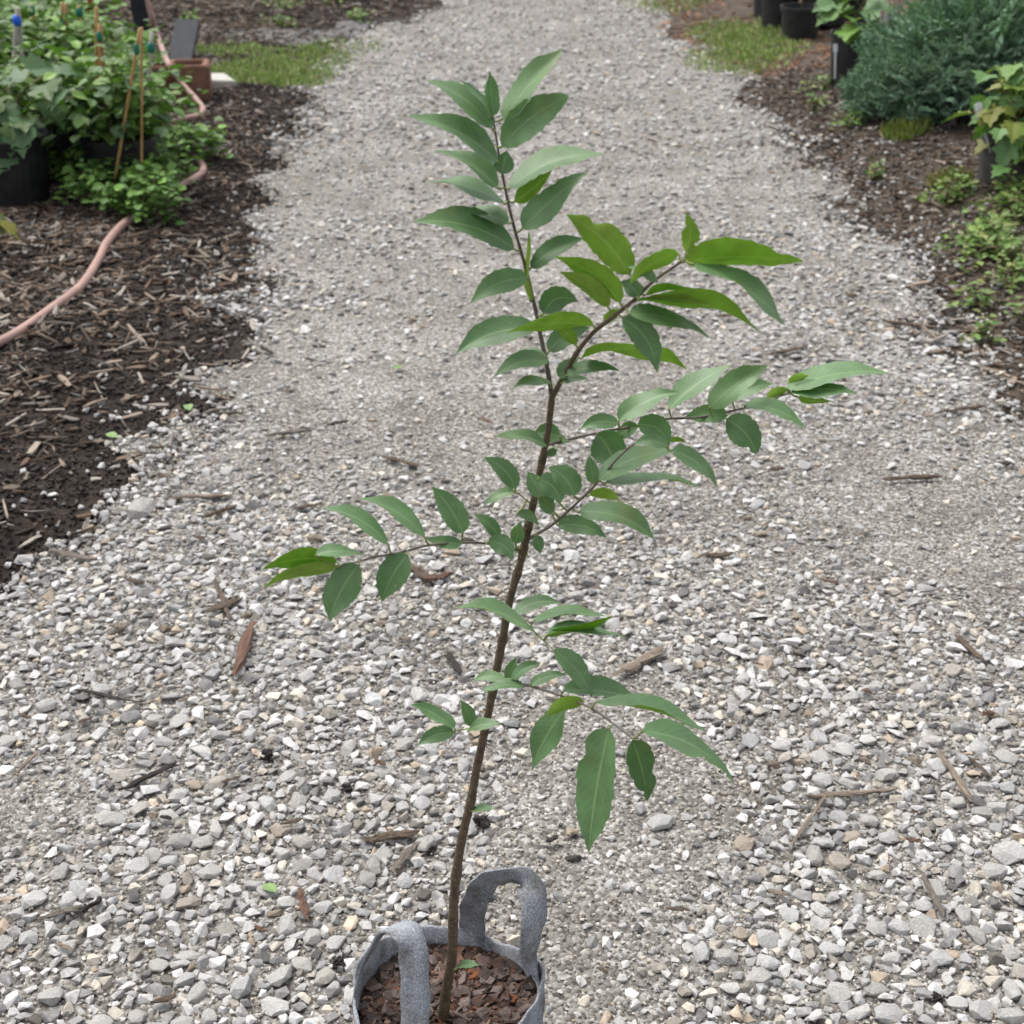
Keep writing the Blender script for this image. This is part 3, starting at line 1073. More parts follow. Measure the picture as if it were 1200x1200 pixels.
    ext = B * 0.86 + (B * (1 - .14) ** 2 + ctrl * (2 * .14 * .86) + T * .14 ** 2) * 0.14
    pv, pf = tube_arrays(smooth_path([q, pm, B, ext], 3), [0.0011] * 7 + [0.0009] * 2 + [0.0006], 6)
    off = len(V)
    V += [Vector(a) for a in pv]
    uvall += [(0.5, 0)] * len(pv)
    for f in pf: F.append(tuple(int(a) + off for a in f)); mi.append(2)
    me = bpy.data.meshes.new('leaf')
    me.from_pydata([tuple(a) for a in V], [], F)
    for m_ in (M_LTOP, M_LUND, M_PET): me.materials.append(m_)
    me.polygons.foreach_set('material_index', mi)
    me.polygons.foreach_set('use_smooth', [True] * len(F))
    uvl = me.uv_layers.new(name='UVMap')
    vi = np.empty(len(me.loops), np.int32); me.loops.foreach_get('vertex_index', vi)
    uvl.data.foreach_set('uv', np.array(uvall, np.float32)[vi].ravel())
    me.update()
    o = bpy.data.objects.new('leaf', me)
    COL.objects.link(o)
    o.parent = par
    o.matrix_parent_inverse = Matrix.Identity(4)
    o.matrix_parent_inverse = Matrix.Translation(-Vector(sap.location)).inverted() @ Matrix.Translation(-Vector(sap.location))
    return o


LEAVES = [
    ('leader', 589, 139, 660, 56, 30, 'T', 2, .1), ('leader', 588, 172, 667, 112, 40, 'T', 6, -.2, 0, True), ('leader', 578, 136, 574, 83, 17, 'T', 0, .2),
    ('leader', 577, 134, 539, 95, 9, 'T', 3, .1), ('leader', 577, 151, 500, 92, 24, 'T', 8, .2), ('leader', 584, 190, 477, 135, 26, 'T', 9, -.1),
    ('leader', 583, 220, 509, 176, 19, 'T', 7, .2), ('leader', 591, 239, 497, 213, 15, 'T', 8, .3), ('leader', 588, 204, 594, 176, 24, 'T', 0, .3),
    ('leader', 597, 221, 708, 181, 26, 'T', 12, .1), ('leader', 603, 236, 647, 199, 20, 'U', -2, .3), ('leader', 612, 268, 687, 201, 32, 'T', 2, -.1),
    ('leader', 603, 292, 484, 260, 32, 'T', 12, -.2), ('leader', 596, 262, 522, 250, 16, 'T', 7, .4), ('leader', 622, 314, 684, 278, 24, 'T', 5, .1),
    ('leader', 621, 352, 619, 270, 8, 'U', -3, -.1), ('leader', 619, 326, 551, 355, 28, 'T', 8, -.2), ('leader', 637, 368, 678, 354, 30, 'T', 12, .1),
    ('leader', 628, 386, 533, 414, 32, 'T', 10, -.2), ('leader', 643, 412, 692, 384, 26, 'T', 6, .1), ('leader', 643, 424, 577, 442, 20, 'T', 8, -.1),
    ('leader', 641, 420, 584, 432, 13, 'T', 8, .3), ('leader', 646, 450, 599, 457, 11, 'T', 6, -.1),
    ('b1', 696, 382, 592, 391, 17, 'U', 8, -.1), ('b1', 675, 404, 649, 380, 15, 'U', 3, -.1), ('b1', 727, 355, 650, 299, 26, 'U', 9, .1), ('b1', 713, 360, 655, 317, 21, 'U', 5, -.1),
    ('b1', 738, 322, 663, 250, 40, 'U', 8, .1, 1), ('b1', 749, 347, 727, 330, 20, 'T', 3, .1), ('b1', 795, 297, 737, 333, 20, 'U', 6, -.2), ('b1', 804, 296, 804, 249, 21, 'U', -5, .1, 2),
    ('b1', 801, 306, 943, 306, 33, 'U', 5, -.1, 1), ('b1', 812, 309, 924, 381, 21, 'T', 10, -.2, 1), ('b1', 744, 353, 893, 391, 16, 'U', 16, -.2), ('b1', 757, 345, 828, 344, 10, 'U', 6, .1),
    ('b1', 737, 368, 832, 397, 20, 'T', 9, .1), ('b1', 729, 372, 770, 437, 31, 'T', 10, -.3), ('b1', 681, 420, 806, 433, 17, 'U', 18, .1), ('b1', 664, 440, 727, 436, 15, 'T', 7, -.1),
    ('b1', 656, 443, 678, 421, 19, 'T', 3, .2), ('b1', 708, 379, 730, 362, 13, 'U', 2, -.1), ('b1', 659, 448, 690, 444, 8, 'T', 2, .1), ('b1', 770, 330, 735, 312, 12, 'T', 3, .1),
    ('b2', 725, 494, 796, 459, 24, 'T', 7, .1), ('b2', 784, 480, 858, 426, 24, 'T', 5, .2), ('b2', 831, 478, 901, 428, 32, 'T', 4, .1), ('b2', 858, 469, 907, 449, 19, 'T', 5, .3),
    ('b2', 899, 468, 926, 455, 13, 'U', 2, -.1), ('b2', 922, 456, 1042, 435, 24, 'T', 8, .2), ('b2', 927, 460, 1004, 462, 20, 'T', 5, -.2), ('b2', 924, 450, 948, 440, 12, 'U', 2, .1), ('b2', 935, 465, 975, 470, 11, 'U', -2, -.2),
    ('b2', 872, 475, 946, 503, 17, 'T', 8, -.2, 1), ('b2', 852, 487, 801, 490, 22, 'T', 3, -.1), ('b2', 851, 491, 886, 532, 36, 'T', 6, -.3, 1, True), ('b2', 747, 498, 784, 524, 30, 'T', 10, -.2),
    ('b2', 725, 497, 679, 503, 18, 'T', 6, .1), ('b2', 700, 508, 721, 552, 42, 'T', 4, -.3), ('b2', 748, 499, 721, 516, 18, 'T', 3, .3), ('b2', 656, 512, 624, 508, 26, 'T', 2, .4),
    ('b2', 640, 522, 580, 512, 14, 'T', 5, -.3), ('b2', 665, 517, 627, 521, 14, 'T', 4, -.3), ('b2', 783, 515, 805, 518, 6, 'U', 1, 0), ('b2', 652, 527, 640, 534, 10, 'T', 0, .3),
    ('b3', 631, 562, 656, 592, 29, 'T', 8, -.4), ('b3', 673, 581, 642, 547, 32, 'T', 6, .3), ('b3', 636, 582, 618, 552, 22, 'T', 0, .4), ('b3', 647, 602, 631, 573, 18, 'T', 0, .3),
    ('b3', 696, 567, 690, 533, 17, 'T', 0, .2), ('b3', 702, 563, 795, 529, 26, 'T', 10, -.1), ('b3', 782, 523, 742, 521, 16, 'T', 6, .3), ('b3', 786, 528, 841, 571, 20, 'T', 8, -.2),
    ('b3', 710, 566, 822, 569, 13, 'T', 8, .1), ('b3', 691, 580, 727, 588, 13, 'U', 6, -.1), ('b3', 678, 600, 768, 632, 28, 'T', 11, -.2), ('b3', 653, 616, 711, 631, 22, 'T', 7, -.2), ('b3', 629, 627, 633, 649, 14, 'T', 0, -.3),
    ('b8', 604, 573, 566, 536, 23, 'T', 7, .1), ('b8', 603, 577, 567, 592, 13, 'T', 4, -.1), ('b8', 606, 602, 632, 617, 12, 'T', 5, .2),
    ('b4', 604, 637, 610, 611, 17, 'T', 0, .1), ('b4', 585, 631, 555, 602, 16, 'T', 4, .1), ('b4', 572, 635, 600, 657, 24, 'T', 8, -.3), ('b4', 604, 643, 619, 652, 10, 'U', 2, -.2),
    ('b4', 542, 625, 506, 570, 30, 'T', 4, .2), ('b4', 498, 630, 420, 584, 19, 'T', 9, .1), ('b4', 455, 638, 376, 593, 18, 'T', 9, .1), ('b4', 541, 636, 499, 630, 16, 'T', -3, -.2),
    ('b4', 478, 650, 447, 706, 36, 'T', 4, -.3), ('b4', 421, 662, 386, 729, 40, 'T', 5, -.3), ('b4', 396, 659, 306, 669, 21, 'U', 9, -.1), ('b4', 370, 651, 426, 652, 14, 'T', 6, .2), ('b4', 394, 665, 308, 689, 16, 'U', 6, -.2),
    ('b5', 629, 743, 532, 710, 15, 'T', 10, -.1), ('b5', 603, 718, 657, 706, 17, 'T', 6, .2), ('b5', 625, 728, 713, 721, 12, 'T', 5, .2), ('b5', 641, 746, 718, 721, 11, 'U', -3, -.1), ('b5', 641, 744, 737, 749, 11, 'T', 7, .1),
    ('b5', 649, 762, 694, 818, 25, 'T', 6, -.2),
    ('b6', 595, 797, 605, 770, 15, 'T', 0, .1), ('b6', 600, 796, 634, 776, 14, 'T', 3, .1), ('b6', 593, 798, 554, 799, 12, 'T', 6, .1), ('b6', 614, 804, 563, 811, 12, 'T', 4, -.2), ('b6', 622, 803, 664, 791, 13, 'T', 4, .3),
    ('b6', 660, 810, 754, 823, 24, 'T', 6, .2), ('b6', 684, 822, 639, 840, 17, 'U', 5, -.2), ('b6', 662, 831, 623, 903, 32, 'T', 4, .1), ('b6', 698, 823, 830, 856, 16, 'T', 7, .1),
    ('b6', 714, 853, 689, 1000, 50, 'T', 3, -.25, 1), ('b6', 741, 867, 758, 939, 34, 'T', 3, .1, 2), ('b6', 752, 857, 861, 918, 26, 'T', 15, -.1, 1),
    ('b7', 533, 854, 481, 826, 17, 'T', 4, .1), ('b7', 533, 859, 489, 874, 19, 'T', 5, -.2), ('b7', 553, 851, 540, 821, 16, 'T', 2, .2), ('b7', 549, 856, 587, 848, 13, 'T', 3, -.3),
    ('trunk', 555, 951, 581, 947, 8, 'T', 2, -.2), ('trunk', 533, 1135, 562, 1131, 8, 'T', 2, -.4),
]
for a in LEAVES: leaf(*a)

# ------------------------------------------------------------------ twigs, bark bits and clods lying on the gravel
M_WOODS = {}


def wood(name, col):
    if name not in M_WOODS:
        m, t, p = mat_new(name)
        mp = N(t, 'ShaderNodeMapping'); mp.inputs['Scale'].default_value = (0.5, 7, 7); t.links.new(objco(t), mp.inputs['Vector'])
        f = noise(t, 2.6, 6, mp.outputs[0], 0.65)
        t.links.new(ramp(t, f, [(0.3, tuple(c * 0.4 for c in col)), (0.5, col), (0.72, tuple(c * 1.45 for c in col))]), p.inputs['Base Color'])
        p.inputs['Roughness'].default_value = 0.85
        bump(t, p, f, 0.6, 0.08)
        M_WOODS[name] = m
    return M_WOODS[name]


WC = {'tan': (0.27, 0.215, 0.165), 'brown': (0.13, 0.092, 0.064), 'red': (0.16, 0.085, 0.055), 'dark': (0.04, 0.033, 0.028), 'grey': (0.20, 0.17, 0.14)}
TW = [
    (277, 802, 297, 740, 15, 'red', 'bark_strip', 'reddish bark strip standing out on the gravel left of the sapling'),
    (719, 804, 774, 773, 16, 'tan', 'wood_splinter', 'thick tan wood splinter just right of the trunk on the gravel'),
    (943, 946, 1046, 937, 9, 'tan', 'dead_twig', 'long pale twig with a knobby end, touching a thinner leaning twig'),
    (926, 1003, 967, 944, 5, 'tan', 'dead_twig', 'thin pale twig leaning off the end of the long knobby twig'),
    (1100, 892, 1136, 950, 9, 'tan', 'dead_twig', 'tan split twig beside a shorter brown twig on the coarse stones'),
    (1130, 896, 1158, 920, 6, 'brown', 'dead_twig', 'short brown twig beside the tan split twig'),
    (1079, 1036, 1105, 1086, 10, 'grey', 'dead_twig', 'grey-brown rotted stick among the big pale stones'),
    (141, 938, 206, 908, 9, 'dark', 'dead_twig', 'dark weathered stick lying across pale stones'),
    (1118, 755, 1152, 785, 9, 'brown', 'bark_strip', 'brown bark strip near the smooth fine grit'),
    (1032, 572, 1101, 568, 8, 'brown', 'dead_twig', 'straight brown stick lying flat at the right of the drive'),
    (1100, 491, 1153, 485, 7, 'brown', 'dead_twig', 'dark brown stick close to the soil bank'),
    (898, 424, 945, 414, 7, 'brown', 'bark_strip', 'forked brown bark beyond the tip of the long right branch'),
    (822, 662, 856, 660, 10, 'brown', 'bark_strip', 'stubby brown bark piece on fine gravel right of the trunk'),
    (449, 544, 492, 556, 8, 'brown', 'bark_strip', 'curled dark bark scrap above the left branch of the sapling'),
    (199, 593, 270, 590, 7, 'tan', 'dead_twig', 'straight tan stick beside the large pale rock'),
    (238, 617, 277, 603, 7, 'brown', 'dead_twig', 'bent brown stick just below the straight tan stick'),
    (430, 997, 490, 988, 16, 'brown', 'wood_splinter', 'thick brown wood splinter behind the felt bag'),
    (462, 1031, 490, 1000, 15, 'grey', 'wood_splinter', 'grey brown wood splinter angled against the thick brown one'),
    (46, 1090, 96, 1076, 10, 'grey', 'wood_splinter', 'grey stick end to end with a black charred stick'),
    (94, 1083, 121, 1066, 10, 'dark', 'dead_twig', 'black charred stick touching the grey stick'),
    (345, 606, 377, 600, 7, 'brown', 'bark_strip', 'small brown bark strip just left of the sapling\'s left leaves'),
    (90, 820, 166, 836, 6, 'dark', 'dead_twig', 'thin dark twig left of the reddish bark strip'),
    (18, 921, 46, 892, 5, 'tan', 'dead_twig', 'short pale twig on fine grit'),
    (310, 521, 368, 513, 6, 'grey', 'dead_twig', 'grey stick on the fine grit near the dark mulch edge'),
    (1033, 384, 1096, 392, 6, 'brown', 'dead_twig', 'crooked brown twig on stones by the right bank'),
    (352, 1053, 361, 1090, 10, 'red', 'bark_strip', 'reddish bark sliver in the coarse stones left of the felt bag'),
    (526, 776, 540, 802, 12, 'dark', 'bark_strip', 'dark squarish bark piece close to the trunk'),
    (245, 727, 285, 712, 12, 'brown', 'bark_strip', 'brown bark piece at the edge of the stones above the reddish strip'),
    (253, 690, 270, 735, 7, 'brown', 'bark_strip', 'narrow dark bark sliver crossing the brown bark piece'),
    (480, 672, 505, 690, 13, 'brown', 'bark_strip', 'brown bark bits under the hanging leaves of the left branch'),
    (500, 690, 527, 683, 12, 'red', 'bark_strip', 'reddish curled scrap touching the brown bark bits'),
    (60, 655, 112, 664, 12, 'grey', 'wood_splinter', 'grey brown splinter where dark mulch meets the stones'),
    (95, 640, 105, 612, 8, 'grey', 'wood_splinter', 'upright grey splinter beside the large pale rock'),
    (385, 507, 408, 503, 6, 'dark', 'bark_strip', 'dark bark scrap on fine grit left of the fork'),
]
rt = random.Random(5)
SM = [(130, 745), (150, 690), (230, 640), (95, 860), (210, 835), (60, 985), (190, 970), (260, 930), (330, 980), (70, 1120), (180, 1190), (300, 1100), (440, 905), (470, 760),
      (380, 700), (420, 640), (330, 470), (470, 470), (360, 430), (440, 360), (560, 500), (880, 790), (960, 690), (1010, 820), (1150, 850), (1060, 1000), (900, 1060), (700, 1150), (780, 1080),
      (1170, 700), (1000, 640), (900, 560), (980, 480), (1060, 420), (840, 380), (930, 330), (700, 240), (760, 170), (860, 250), (500, 260), (420, 200), (640, 1000), (230, 775), (25, 850)]
for a, b in SM:
    an = rt.uniform(-.6, .6); ln = rt.uniform(12, 30) * (0.45 + 0.55 * b / 1200)
    colr = rt.choice(['brown', 'brown', 'red', 'grey', 'dark', 'tan'])
    TW.append((a, b, a + ln * math.cos(an), b + ln * math.sin(an) * .7, rt.uniform(6, 10) * (0.45 + 0.55 * b / 1200), colr, 'bark_scrap',
               None))
LM = [(520, 1130, 'the felt bag'), (700, 930, 'the long hanging leaf'), (395, 690, 'the hanging left leaves'), (310, 670, 'the outermost left leaves'), (560, 900, 'the lower trunk'), (286, 770, 'the long reddish bark strip'),
      (170, 925, 'the dark weathered stick'), (90, 1080, 'the black charred stick'), (165, 606, 'the large pale rock'), (745, 790, 'the thick tan splinter'), (1000, 945, 'the long knobby twig'), (1118, 920, 'the tan split twig'), (1092, 1060, 'the grey-brown rotted stick'),
      (1135, 770, 'the brown strip by smooth grit'), (1065, 570, 'the straight brown stick'), (1040, 436, 'the long right branch tip'), (940, 306, 'the long bright right leaf'), (580, 130, 'the top shoot of the sapling'), (340, 517, 'the grey stick on fine grit'),
      (500, 850, 'the small left shoot'), (860, 910, 'the lowest right leaf tip'), (770, 630, 'the drooping right leaves'), (490, 260, 'the upper left leaves'), (540, 410, 'the leaf below the leader'), (660, 60, 'the topmost leaf'), (316, 897, 'the lone black clod'), (128, 828, 'the thin dark twig'), (235, 603, 'the straight tan stick')]
seen = {}
for i_, q in enumerate(TW):
    if q[7] is None:
        lm = min(LM, key=lambda l: math.hypot(l[0] - q[0], l[1] - q[1]))[2]
        cw = {'brown': 'brown bark', 'red': 'reddish bark', 'grey': 'grey wood', 'dark': 'blackish bark', 'tan': 'tan wood'}[q[5]]
        lb = 'tiny %s scrap on the gravel by %s' % (cw, lm)
        if lb in seen: lb = 'second tiny %s scrap, a bit farther from %s' % (cw, lm)
        seen[lb] = 1
        TW[i_] = q[:7] + (lb,)
for k, (a, b, c, d, wpx, colr, nm_, lab) in enumerate(TW):
    if not nm_: continue
    A = gph(a, b); B_ = gph(c, d)
    midp = (A + B_) / 2
    ax = (B_ - A); L = ax.length / 2
    hw = wpx * mpp(midp) / 2
    rk = np.random.default_rng(700 + k)
    twig = 'twig' in nm_
    ns = 9
    wob_ = np.cumsum(rk.normal(0, 0.22 if twig else 0.10, ns)) * hw
    wob_ -= np.linspace(wob_[0], wob_[-1], ns)
    pt = [Vector((-L + 2 * L * i / (ns - 1), wob_[i], 0.25 * hw * rk.normal())) for i in range(ns)]
    rd = [hw * (0.55 + 0.55 * rk.random()) * (min(1, 0.45 + 3.0 * min(i, ns - 1 - i) / (ns - 1))) for i in range(ns)]
    v, f_ = tube_arrays(pt, rd, 7)
    v = v + rk.normal(0, 0.13 * hw, v.shape)
    v[:, 0] += rk.normal(0, 0.35 * hw, len(v))
    v[:, 2] *= 0.75 if twig else 0.5
    me = tri_mesh(nm_, v / L, f_)
    o = link(nm_, me, wood('wood_' + colr, WC[colr]))
    ang = math.atan2(ax.y, ax.x)
    o.location = (midp.x, midp.y, max(hz(midp.x, midp.y), 0) + (0.024 if nm_ == 'bark_scrap' else 0.021) + hw * 0.25)
    if path_in(np.array([midp.x]), np.array([midp.y]))[0] < 0: o.location.z = hz(midp.x, midp.y) + 0.012
    o.rotation_euler = (0, math.atan2(-(B_.z - A.z), ax.length) , ang)
    o.scale = (L, L, L)
    tag(o, lab, 'twig' if 'twig' in nm_ else ('bark' if 'bark' in nm_ else 'wood'), ('tiny %s scraps on the gravel' % colr) if nm_ == 'bark_scrap' else 'wood bits strewn on the gravel')
M_CLOD = plain('black_clod', (0.014, 0.011, 0.009), 0.75, 60, 0.4, 0.003)
for k, (a, b, wpx, lab) in enumerate([(316, 897, 24, 'black earth clod alone on the stones left of the trunk'), (566, 976, 30, 'black crumbly clod right beside the trunk on the gravel'),
                                      (505, 1005, 18, 'small black clod with a sprout beside the wood splinters'), (408, 935, 20, 'dark upright clod between stones left of the trunk'), (397, 1140, 22, 'dark clod against the left side of the felt bag'),
                                      (1098, 1180, 20, 'dark brown clod among big stones far right of the felt bag')]):
    P = gph(a, b); rr = wpx * mpp(P) / 2
    rr2 = np.random.default_rng(k)
    vv, ff = [], []
    for q in range(22):
        v1, f1 = CHUNK[q % len(CHUNK)]
        u = rr2.normal(size=3); u *= rr2.random() ** 0.5 / np.linalg.norm(u)
        c_, s_ = math.cos(q * 1.7), math.sin(q * 1.7)
        v2 = v1 @ np.array([[c_, -s_, 0], [s_, c_, 0], [0, 0, 1]])
        ff.append(f1 + sum(len(a_) for a_ in vv)); vv.append((v2 * rr2.uniform(0.2, 0.5) + u * np.array([.75, .75, .4])) * rr)
    v, f_ = np.concatenate(vv), np.concatenate(ff)
    o = link('soil_clod', tri_mesh('soil_clod', v, f_), M_CLOD)
    o.location = (P.x, P.y, hz(P.x, P.y) + 0.014 + rr * 0.4)
    tag(o, lab, 'clod', 'dark clods on the gravel')


# ------------------------------------------------------------------ leaf shapes for the bed plants
def leaf_proto(kind):
    if kind == 'oval':
        o = [(0, 0), (0.22, 0.2), (0.36, 0.5), (0.26, 0.8), (0, 1.0), (-0.26, 0.8), (-0.36, 0.5), (-0.22, 0.2)]
    elif kind == 'maple':
        o = [(0, 0), (0.16, -0.05), (0.42, 0.05), (0.40, 0.2), (0.62, 0.45), (0.40, 0.50), (0.30, 0.56), (0.26, 0.78), (0.12, 0.80), (0, 1.05),
             (-0.12, 0.80), (-0.26, 0.78), (-0.30, 0.56), (-0.40, 0.50), (-0.62, 0.45), (-0.40, 0.2), (-0.42, 0.05), (-0.16, -0.05)]
    elif kind == 'oak':
        o = [(0, 0), (0.2, 0.05), (0.42, 0.0), (0.48, 0.18), (0.34, 0.26), (0.55, 0.42), (0.56, 0.60), (0.30, 0.56), (0.34, 0.80), (0.16, 0.84), (0, 1.05),
             (-0.16, 0.84), (-0.34, 0.80), (-0.30, 0.56), (-0.56, 0.60), (-0.55, 0.42), (-0.34, 0.26), (-0.48, 0.18), (-0.42, 0.0), (-0.2, 0.05)]
    else:
        o = [(0, 0), (0.12, 0.3), (0.1, 0.7), (0, 1), (-0.1, 0.7), (-0.12, 0.3)]
    V = [(x, y, 0.25 * abs(x) - 0.22 * y * y) for x, y in o]
    n = len(o)
    V += [(0, y, -0.22 * y * y) for y in (0.25, 0.55, 0.8)]
    c0, c1, c2 = n, n + 1, n + 2
    F = []
    for i in range(n):
        j = (i + 1) % n
        ym = (o[i][1] + o[j][1]) / 2
        c = c0 if ym < 0.38 else (c1 if ym < 0.7 else c2)
        F.append((c, i, j))
    # bridge between fan centres
    def split(cA, cB, lo):
        right = max([i for i in range(n) if o[i][0] > 0], key=lambda i: -abs(o[i][1] - lo))
        left = max([i for i in range(n) if o[i][0] < 0], key=lambda i: -abs(o[i][1] - lo))
        F.append((cA, right, cB)); F.append((cA, cB, left))
    split(c0, c1, 0.40); split(c1, c2, 0.70)
    return np.array(V, float), np.array(F)


OVAL = [leaf_proto('oval')]
MAPLE = leaf_proto('maple')
OAK = leaf_proto('oak')
BLADE = [leaf_proto('blade')]


def dir_mats(d, roll):
    """rotation matrices taking +y to d, with z kept roughly up"""
    d = d / np.linalg.norm(d, axis=1)[:, None]
    up = np.array([0, 0, 1.0])[None] + 0 * d
    s = np.cross(d, up); sn = np.linalg.norm(s, axis=1)[:, None]
    s = np.where(sn < 1e-3, np.array([[1.0, 0, 0]]), s / np.maximum(sn, 1e-6))
    u = np.cross(s, d)
    c, si = np.cos(roll)[:, None], np.sin(roll)[:, None]
    s2 = s * c + u * si; u2 = -s * si + u * c
    return np.stack([s2, d, u2], 2)


M_POT = plain('black_pot_plastic', (0.016, 0.016, 0.017), 0.5, 14, 0.5, 0.001, 0.35)
M_POTSOIL = plain('pot_soil', (0.035, 0.024, 0.017), 0.9, 60, 0.4, 0.004)
M_STEM = plain('shrub_stem', (0.13, 0.10, 0.06), 0.7, 40, 0.3)
M_TAG = plain('white_tag', (0.72, 0.73, 0.76), 0.4, 20, 0.04, 0.0002)
M_BAMBOO = plain('bamboo', (0.36, 0.22, 0.085), 0.5, 25, 0.3, 0.0006)
M_GSTAKE = plain('grey_stake', (0.36, 0.33, 0.29), 0.7, 25, 0.25, 0.0006)
M_TIE = plain('green_tie', (0.015, 0.14, 0.09), 0.5, 20, 0.2, 0.0003)
M_BTIE = plain('blue_tie', (0.02, 0.09, 0.55), 0.5, 20, 0.2, 0.0003)


def pot(parent, loc, r, h, mat=None):
    prof = [(0.80, 0.0), (0.84, 0.01), (0.95, h - 0.03), (0.955, h - 0.028), (1.02, h - 0.026), (1.03, h), (0.97, h), (0.94, h - 0.05)]
    n = 28
    V, F = [], []
    for fr, z in prof:
        for k in range(n):
            a = 2 * math.pi * k / n
            V.append((loc[0] + r * fr * math.cos(a), loc[1] + r * fr * math.sin(a), loc[2] + z))
    for i in range(len(prof) - 1):
        for k in range(n):
            k2 = (k + 1) % n
            a, b, c, d = i * n + k, i * n + k2, (i + 1) * n + k2, (i + 1) * n + k
            F += [(a, b, c), (a, c, d)]
    p_ = link('pot', tri_mesh('pot', V, F, None, False), mat or M_POT, parent)
    V = [(loc[0], loc[1], loc[2] + h - 0.035)] + [(loc[0] + r * .95 * math.cos(6.2832 * k / n), loc[1] + r * .95 * math.sin(6.2832 * k / n), loc[2] + h - 0.04) for k in range(n)]
    link('soil', tri_mesh('soil', V, [(0, 1 + k, 1 + (k + 1) % n) for k in range(n)]), M_POTSOIL, parent)
    return p_


def shrub(name, px, py, ht, spread, nst, nl, lsz, cols, label, cat='shrub', group=None, pr=0.15, ph=0.24, haspot=True, droop=0.3, lean=(0, 0)):
    p0 = gph(px, py)
    p0.z = hz(p0.x, p0.y) - 0.005
    root = tag(empty(name, p0), label, cat, group)
    if haspot: pot(root, p0, pr, ph)
    z0 = p0.z + (ph - 0.04 if haspot else 0.0)
    LP, LD = [], []
    for s in range(nst):
        a = 6.283 * (s + rng.random()) / nst
        rad = spread * math.sqrt(rng.random()) * 1.0 + 0.02
        hh = (ht - (z0 - p0.z)) * rng.uniform(0.55, 1.05) * (1.05 - 0.45 * (rad / spread) ** 2 * droop / .3 * .5)
        base = Vector((p0.x + 0.03 * math.cos(a), p0.y + 0.03 * math.sin(a), z0 - 0.02))
        tip = Vector((p0.x + rad * math.cos(a) + lean[0], p0.y + rad * math.sin(a) + lean[1], z0 + hh))
        c = Vector((p0.x + rad * 0.35 * math.cos(a), p0.y + rad * 0.35 * math.sin(a), z0 + hh * (0.75 + droop)))
        pts = [base * (1 - t) ** 2 + c * 2 * t * (1 - t) + tip * t * t for t in np.linspace(0, 1, 7)]
        tube('stem', pts, [0.006 * (1 - 0.75 * i / 6) for i in range(7)], M_STEM, root, 5)
        for q in range(nl):
            t = 0.18 + 0.82 * rng.random() ** 0.8
            P = base * (1 - t) ** 2 + c * 2 * t * (1 - t) + tip * t * t
            aa = rng.random() * 6.283
            off = rng.random() * 0.15 * (0.45 + t)
            LP.append((P.x + off * math.cos(aa), P.y + off * math.sin(aa), max(P.z + rng.normal() * 0.04 - 0.10 * rng.random() * (off > 0.06), z0 - 0.16)))
            LD.append((math.cos(aa), math.sin(aa), rng.uniform(-0.35, 0.55)))
    n = len(LP)
    C_ = np.array([cols[i] for i in rng.integers(0, len(cols), n)]) * rng.uniform(0.65, 1.35, (n, 1))
    S_ = lsz * rng.uniform(0.45, 1.45, n)
    g = scatter('foliage', OVAL, np.array(LP), dir_mats(np.array(LD), rng.normal(0, 0.5, n)), S_, C_, M_FOL, root)
    g['kind'] = 'stuff'
    return root


GA = [(0.095, 0.18, 0.042), (0.13, 0.235, 0.055), (0.18, 0.30, 0.065), (0.09, 0.165, 0.065)]
GB = [(0.14, 0.26, 0.055), (0.17, 0.31, 0.06), (0.10, 0.20, 0.05)]
GR_ = 'leafy shrubs in black pots in the left bed'
shrub('berry_shrub', 146, 218, 0.50, 0.27, 17, 44, 0.058, GA, 'leafy shrub in a black pot with an orange bamboo pair, beside the hose', group=GR_, pr=0.16, ph=0.22)
shrub('berry_shrub', 72, 205, 0.52, 0.32, 16, 44, 0.058, GA, 'leafy shrub between the broad-leaved plant and the bamboo pair', group=GR_, pr=0.16, ph=0.22)
shrub('berry_shrub', 158, 172, 0.40, 0.20, 11, 34, 0.048, GA, 'leafy shrub standing next to the brown hollow block', group=GR_, pr=0.15, ph=0.22)
shrub('berry_shrub', 105, 145, 0.55, 0.30, 15, 40, 0.058, GA + GB, 'leafy shrub with two tied bamboo canes, behind the front pots', group=GR_, pr=0.16, ph=0.22)
shrub('berry_shrub', 35, 140, 0.58, 0.34, 15, 40, 0.060, GA + GB, 'leafy shrub around the grey stakes with the blue tie', group=GR_, pr=0.16, ph=0.22)
shrub('berry_shrub', 60, 95, 0.52, 0.36, 14, 40, 0.060, GB, 'pale green shrub farthest back in the left bed', group=GR_, pr=0.16, ph=0.22)
shrub('berry_shrub', 128, 105, 0.36, 0.26, 10, 30, 0.05, GA, 'leafy shrub under the cane tops, behind the brown block', group=GR_, pr=0.15, ph=0.22)
shrub('berry_shrub', -30, 165, 0.6, 0.34, 14, 36, 0.060, GA, 'leafy shrub at the outer side of the grey stakes', group=GR_, pr=0.16, ph=0.22)

